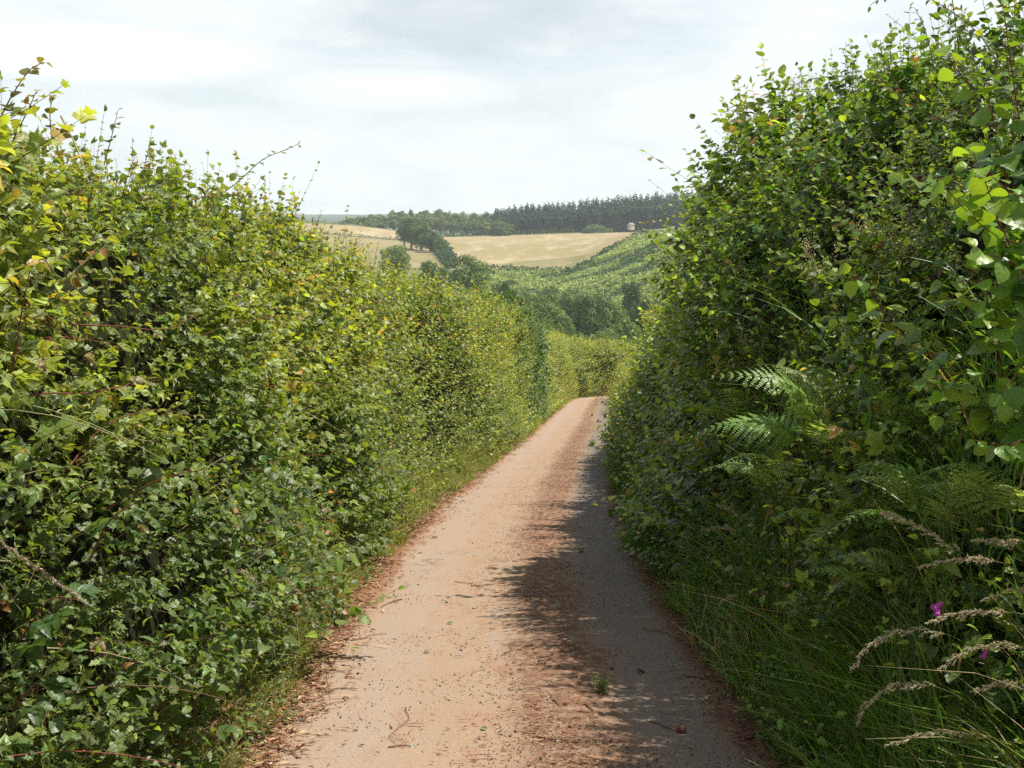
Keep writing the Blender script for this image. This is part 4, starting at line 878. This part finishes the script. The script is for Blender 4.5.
# ridge wood: broadleaved on the left, conifers on the right
P_wood = [proto('tree', broadleaf(300 + k, 12, 12, 24, 1900, .8, c), '', 'tree', '') for k, c in enumerate([(.15, .195, .045), (.11, .155, .045), (.20, .24, .06), (.09, .14, .045)])]
GW = 'broadleaved trees of the ridge wood'
LBL = 'broadleaved tree in the dark ridge wood, left of the conifers'
skyline = lambda x: np.interp(x, [335, 350, 380, 400, 425, 440, 455, 480, 500], [222, 217, 212.5, 210, 209, 208.5, 212, 213, 214])
cnt = 0
for row, d in enumerate([612, 640, 672, 705]):
    x_ = 338 + rng.uniform(0, 6)
    while x_ < 500 + 6 * row:
        top = skyline(x_) + (3 - row) * 2.6 + rng.uniform(-.3, 1.8); bx, bz = bearing(x_, top); zt = CAMZ + float(bz) * d; X_ = float(bx * d); zg = float(terr(X_, d)); H_ = max(zt - zg, 5.)
        H_ = min(H_, 16); W_ = rng.uniform(7.5, 12.)
        put(P_wood[rng.integers(4)], (X_, d + rng.uniform(-7, 7), zt - H_), rng.uniform(0, 6), (W_ / 12, W_ / 12, H_ / 11.2), LBL, group=GW); cnt += 1
        x_ += rng.uniform(8, 15)
P_con = [proto('conifer', conifer(400 + k, 18, 6.6, 26, 34, c), '', 'conifer', '') for k, c in enumerate([(.045, .10, .062), (.055, .11, .068), (.04, .09, .058), (.05, .105, .06)])]
ctop = lambda x: np.interp(x, [470, 500, 520, 560, 600, 640, 690, 760, 900], [214, 209, 205, 202.5, 198, 194.5, 191, 188, 186])
LBC = 'dark spruce in the plantation along the ridge'; cnt2 = 0
for row, d in enumerate([620, 634, 650, 668, 690]):
    x_ = 486 + row * 2 - (3 - row) * 3
    while x_ < 716:
        top = ctop(x_) - 2.0 + (4 - row) * 3.6 + rng.normal(0, .9); bx, bz = bearing(x_, top); zt = CAMZ + float(bz) * d; X_ = float(bx * d); zg = float(terr(X_, d)); H_ = float(np.clip(zt - zg + .5, 8, 26))
        put(P_con[rng.integers(4)], (X_, d + rng.uniform(-3, 3), zt - H_), rng.uniform(0, 6), (rng.uniform(.9, 1.25),) * 2 + (H_ / 18,), LBC, group='conifers of the ridge plantation'); cnt2 += 1
        x_ += rng.uniform(3.4, 6.6)
print('wood', cnt, 'conifers', cnt2)

# ------------------------------------------------------------------ fields, draped on the ground
def field(name, top, bot, m, lift, nx=60, ny=30):
    x_ = np.linspace(top[0][0], top[-1][0], nx); yt = np.interp(x_, *zip(*top)); yb = np.interp(x_, *zip(*bot)); V = np.zeros((nx, ny, 3))
    for i in range(nx):
        a = ground_at(x_[i], yb[i], 200, 640); b = ground_at(x_[i], yt[i], 200, 640)
        t = np.linspace(0, 1, ny)[:, None]; l = a + (b - a) * t; V[i] = l; V[i, :, 2] = terr(l[:, 0], l[:, 1]) + lift
    g = Geo(); g.add(V, grid_faces(nx, ny)[:, ::-1]); return tag(g.build(name, m), kind='structure')
hay = land_mat("mown_hay", [(.27, .215, .10), (.34, .26, .135), (.40, .33, .20)], .012, .35)
hayg = land_mat('green_stubble', [(.20, .18, .075), (.25, .205, .095), (.17, .165, .06)], .02, .3)
hayp = land_mat('dry_pasture', [(.24, .20, .095), (.29, .235, .12), (.21, .195, .085)], .02, .3)
field('field', [(442, 237.5), (500, 236), (560, 234), (600, 233.2), (648, 232.6)], [(456, 270), (500, 271), (575, 272.5), (600, 255), (648, 233.4)], hay, .10)
field('field_stubble', [(490, 266), (520, 262), (560, 259), (600, 252.5)], [(490, 270.5), (520, 271.3), (575, 272.3), (600, 254.8)], hayg, .2, 40, 12)
field('field_upper', [(230, 221), (300, 223.0), (340, 225.0), (400, 231), (436, 238.5)], [(230, 228), (300, 231), (340, 235), (400, 240), (436, 241)], hay, .10)
field('field_lower', [(230, 229), (300, 232), (340, 236), (400, 241), (432, 243), (440, 250), (452, 268)], [(230, 262), (300, 264), (340, 266), (400, 268), (432, 269), (440, 270), (452, 271)], hayp, .10)

# field hedges: dense low scrub along measured lines
def scrub(line, h, w, lab, col=(.05, .09, .03), dens=14, sz=.7, name='field_hedge', cat='hedge'):
    pts = [ground_at(a, b, 200, 640) for a, b in line]; g = Geo(); tot = []
    for a, b in zip(pts[:-1], pts[1:]):
        L = np.linalg.norm(b - a); n = int(L * dens); t = rng.random(n)[:, None]; p = a + (b - a) * t; sd = nrm(np.cross(b - a, [0, 0, 1.]))
        u = rng.normal(0, .4, (n, 1)) * w; p = p + sd * u; v = rng.random((n, 1)); p[:, 2] = terr(p[:, 0], p[:, 1]) + (v[:, 0] ** .7) * h * (1 + .35 * fbm(p * .12, 4, 2)); tot.append(p)
    p = np.concatenate(tot); o = p[0].copy(); n = len(p)
    scatter(g, dia, p - o, rng.normal(0, 1, (n, 3)), rng.normal(0, .6, (n, 3)) + [0, -.3, .8], sz * rng.uniform(.6, 1.4, n), np.array(col) * np.exp(rng.normal(0, .28, (n, 1))))
    ob = g.build(name, M_FAR); ob.location = o; tag(ob, lab, cat); return ob
scrub([(436, 241), (441, 248), (447, 257), (454, 269)], 3.0, 1.8, 'thick hedge running down between the two fields', dens=34)
scrub([(430, 244), (436, 252), (443, 262), (449, 270)], 2.2, 1.2, 'thin hedge beside the left field, parallel to the thick one', dens=26, sz=.6)
scrub([(232, 228.3), (300, 231.5), (340, 235.5), (400, 240.3), (426, 243)], 1.0, .6, 'thin dark hedge crossing the left fields', dens=10, sz=.5)
scrub([(438, 236.8), (480, 236.2), (530, 235.), (575, 233.6)], 2.4, 1.5, 'low hedge along the top of the tan field below the wood', dens=16)
scrub([(230, 221.5), (280, 222), (320, 223.5), (350, 226)], 1.2, .8, 'low hedge along the skyline of the left field', dens=10, sz=.5)
scrub([(490, 271), (530, 272.5), (575, 273.5), (590, 264), (605, 254), (625, 243), (648, 234)], 1.6, 2., 'scrubby fringe between the tan field and the bracken', (.07, .12, .035), dens=22)

# bracken slope
n = int(190000 * LQ); d_ = rng.uniform(185, 470, n); px_ = rng.uniform(470, 730, n); x_ = (px_ - 512) / F * d_
bline = np.interp(px_, [470, 490, 575, 600, 620, 648, 730], [272, 271.5, 273, 256, 245, 233.5, 225])
zg = terr(x_, d_); row = 384 - F * np.tan(np.arctan2(zg - CAMZ, d_) + PITCH)
ok = row > bline + .2; x_, d_, zg = x_[ok], d_[ok], zg[ok]; n = len(x_); P_ = np.stack([x_, d_, zg], -1)
hg = np.clip(.8 + 1.0 * fbm(P_ * [.16, .16, 0], 71, 3), .1, 3.2); P_[:, 2] += hg * rng.uniform(.55, 1.05, n)
gr = fbm(P_ * [.05, .05, 0], 72, 3)[:, None]
c = np.array([.275, .345, .09]) * (1 + .22 * gr); c = np.where(fbm(P_ * [.09, .09, 0], 73, 3)[:, None] > .42, np.array([.08, .14, .04]), c) * np.exp(rng.normal(0, .2, (n, 1)))
g = Geo(); scatter(g, dia, P_, rng.normal(0, 1, (n, 3)) * [1, 1, .35], rng.normal(0, .4, (n, 3)) + [0, -.2, 1.], rng.uniform(.35, .85, n), c)
tag(g.build('bracken_undergrowth', M_FAR), 'bright green bracken covering the slope right of the tan field', 'bracken', kind='stuff')

# far blue hills
xh = np.linspace(-1600, 1600, 260); g = Geo()
def ridge(d, ys, seed, wob):
    zt = CAMZ + bearing(512, ys)[1] * d; h = zt + wob * fbm(p3(xh * .006, 0 * xh), seed, 4)
    prof = [(-.16, -60), (-.08, .45), (-.03, .85), (0, 1.), (.05, .8), (.2, -60)]
    V = np.stack([np.stack([xh * d / 2600, np.full_like(xh, d * (1 + a)) , (h if b == 1 else (h * b if b > 0 else np.full_like(h, b)))], -1) for a, b in prof], 1)
    g.add(V, grid_faces(len(xh), len(prof))[:, ::-1], (.06, .085, .035))
ridge(2100, 219.0, 5, 3.); ridge(2750, 214.8, 6, 4.5)
tag(g.build('hills', attr_mat('far_hill', .95, .1, .02, .5)), kind='structure')

# cottage below the plantation
c0 = ground_at(631, 231.5, 400, 640); d = 611.; bx, bz = bearing(631, 227.5); cpos = (float(bx * d), d, CAMZ + float(bz) * d)
root = empty('cottage', cpos); tag(root, 'tiny cream cottage under the dark conifers beyond the field', 'cottage'); root.rotation_euler = (0, 0, .75); root.scale = (.42,) * 3
def flat(name, rough, col): return attr_mat(name, rough, .2, 3, .12)
def prism(parts_, col, name, m, parent):
    g = Geo()
    for v, f in parts_: g.add(np.array(v, float), [np.array(q) for q in f], col)
    return g.build(name, m, parent, smooth=False)
w, dpt, hh, rh = 3.6, 2.6, 3.4, 2.1
M_WALL = attr_mat('limewash', .85, .2, 3, .12)
prism([([(-w, -dpt, -3), (w, -dpt, -3), (w, dpt, -3), (-w, dpt, -3), (-w, -dpt, hh), (w, -dpt, hh), (w, dpt, hh), (-w, dpt, hh), (-w, 0, hh + rh), (w, 0, hh + rh)],
       [[(0, 1, 5, 4), (1, 2, 6, 5), (2, 3, 7, 6), (3, 0, 4, 7)], [(5, 6, 9), (7, 4, 8)]])], (.62, .55, .42), 'walls', M_WALL, root)
e = .35; rf = prism([([(-w - e, -dpt - e, hh - .25), (w + e, -dpt - e, hh - .25), (w + e, 0, hh + rh + .12), (-w - e, 0, hh + rh + .12), (w + e, dpt + e, hh - .25), (-w - e, dpt + e, hh - .25)], [[(0, 1, 2, 3), (3, 2, 4, 5)]])], (.30, .25, .22), 'roof', M_WALL, root)
prism([([(1.9 + a * .35, b * .35, hh + rh - .5 + c_ * 1.5) for c_ in (0, 1) for a, b in ((-1, -1), (1, -1), (1, 1), (-1, 1))], [[(0, 1, 5, 4), (1, 2, 6, 5), (2, 3, 7, 6), (3, 0, 4, 7), (4, 5, 6, 7)]])], (.4, .25, .2), 'chimney', M_WALL, rf)
for wx, wz in ((-2, .9), (1.6, .9), (-2, 2.3), (1.6, 2.3)):
    prism([([(wx - .45, -dpt - .03, wz - .45), (wx + .45, -dpt - .03, wz - .45), (wx + .45, -dpt - .03, wz + .45), (wx - .45, -dpt - .03, wz + .45)], [[(0, 1, 2, 3)]])], (.05, .06, .07), 'window', M_WALL, root)

# ------------------------------------------------------------------ light
SUN_EL, SUN_AZ = 64.5, 14.0      # azimuth: degrees ahead of due right (+x) towards +y
sd = np.array([math.cos(R(SUN_EL)) * math.cos(R(SUN_AZ)), math.cos(R(SUN_EL)) * math.sin(R(SUN_AZ)), math.sin(R(SUN_EL))])
L_ = bpy.data.lights.new('sun', 'SUN'); L_.energy = 5.0; L_.angle = R(.6); L_.color = (1, .95, .87)
so = bpy.data.objects.new('sun', L_); COL.objects.link(so); so.rotation_euler = Vector(-sd).to_track_quat('-Z', 'Y').to_euler(); so.location = (20, 10, 40)
wd = bpy.data.worlds.new('World'); scene.world = wd; wd.use_nodes = True; nt = wd.node_tree; nt.nodes.clear(); N = lambda t, **k: mk(nt, t, k)
sky = N('ShaderNodeTexSky', sky_type='NISHITA', sun_disc=False, sun_elevation=R(SUN_EL), sun_rotation=R(90 - SUN_AZ), air_density=1.0, dust_density=1.6, ozone_density=1.0)
tc = N('ShaderNodeTexCoord'); mp = N('ShaderNodeMapping'); mp.inputs['Scale'].default_value = (1, 1, 3.2); mp.inputs['Location'].default_value = (.35, .0, .12); nt.links.new(tc.outputs['Generated'], mp.inputs[0])
n1 = noise(nt, mp.outputs[0], 2.6, 6, .52, .3); n2 = noise(nt, mp.outputs[0], 6.5, 5, .55, .2)
cloudc = mixc(nt, ramp(nt, n1, .40, .62), (7.1, 7.7, 7.9), (7.9, 8.35, 8.45))
cloudc = mixc(nt, math_(nt, 'MULTIPLY', ramp(nt, n2, .55, .68), .5), cloudc, (9.0, 9.05, 8.9))
sxs = N('ShaderNodeSeparateXYZ'); nt.links.new(tc.outputs['Generated'], sxs.inputs[0]); dx, dy, dz = sxs.outputs
def puff(cx_, cz_, rx, rz, lo, hi):
    a = math_(nt, 'POWER', math_(nt, 'MULTIPLY', math_(nt, 'SUBTRACT', dx, cx_), 1 / rx), 2.); b = math_(nt, 'POWER', math_(nt, 'MULTIPLY', math_(nt, 'SUBTRACT', dz, cz_), 1 / rz), 2.)
    v = math_(nt, 'ADD', math_(nt, 'ADD', a, b), math_(nt, 'MULTIPLY', math_(nt, 'SUBTRACT', n2, .5), 2.2))
    return math_(nt, 'MULTIPLY', ramp(nt, v, hi, lo), ramp(nt, dy, 0., .3))
cloudc = mixc(nt, math_(nt, 'MULTIPLY', puff(-.03, .165, .19, .035, .1, 1.3), .75), cloudc, (5.3, 5.9, 6.2))
cloudc = mixc(nt, math_(nt, 'MULTIPLY', puff(-.31, .130, .12, .022, .2, 1.4), .95), cloudc, (10., 10., 9.8))
cloudc = mixc(nt, math_(nt, 'MULTIPLY', puff(-.10, .108, .10, .016, .2, 1.4), .7), cloudc, (9.5, 9.6, 9.5))
cov = math_(nt, 'ADD', .70, math_(nt, 'MULTIPLY', ramp(nt, n2, .35, .6), .25))
cloudc = mixc(nt, math_(nt, 'MULTIPLY', ramp(nt, dz, .12, .0), .85), cloudc, (9.6, 9.9, 9.9))
# the veil of cloud thins out overhead
cov = math_(nt, 'MULTIPLY', cov, math_(nt, 'SUBTRACT', 1., math_(nt, 'MULTIPLY', ramp(nt, dz, .30, .62), .80)))
skc = mixc(nt, cov, sky.outputs[0], cloudc)
bg = N('ShaderNodeBackground'); bg.inputs[1].default_value = .1; nt.links.new(skc, bg.inputs[0]); wo = N('ShaderNodeOutputWorld'); nt.links.new(bg.outputs[0], wo.inputs[0])

# haze
m, nt, N = mat('haze_air'); pv = N('ShaderNodeVolumePrincipled'); pv.inputs['Color'].default_value = (.82, .91, 1, 1); pv.inputs['Density'].default_value = 2.4e-4; pv.inputs['Anisotropy'].default_value = .0
out = N('ShaderNodeOutputMaterial'); nt.links.new(pv.outputs[0], out.inputs['Volume'])
g = Geo(); a, b, c0_, d0_, e0, f0 = -3300, 3300, -130, 3500, float(terr(np.array([0.]), np.array([200.]))[0]) - 190, 135
g.add([(x, y, z) for z in (e0, f0) for x, y in ((a, c0_), (b, c0_), (b, d0_), (a, d0_))], np.array([(3, 2, 1, 0), (4, 5, 6, 7), (0, 1, 5, 4), (1, 2, 6, 5), (2, 3, 7, 6), (3, 0, 4, 7)]))
hz = g.build('haze', m, smooth=False); tag(hz, 'thin summer haze over the valley', 'haze', kind='stuff')

# camera and output
cd = bpy.data.cameras.new('camera'); cam = bpy.data.objects.new('camera', cd); COL.objects.link(cam); cam.location = (0, 0, CAMZ); cam.rotation_euler = (math.pi / 2 - PITCH, 0, 0)
cd.sensor_width = 36; cd.lens = F / 1024 * 36; cd.clip_end = 20000; cd.clip_start = .05; scene.camera = cam
vs = scene.view_settings; vs.view_transform = 'Standard'; vs.look = 'None'; vs.exposure = .36; vs.gamma = 1; vs.use_curve_mapping = False
cy_ = scene.cycles; cy_.max_bounces = 6; cy_.diffuse_bounces = 3; cy_.glossy_bounces = 2; cy_.transmission_bounces = 4; cy_.volume_bounces = 1; cy_.transparent_max_bounces = 4
cy_.use_denoising = False; cy_.use_adaptive_sampling = False; cy_.sample_clamp_indirect = 4; cy_.volume_step_rate = 20
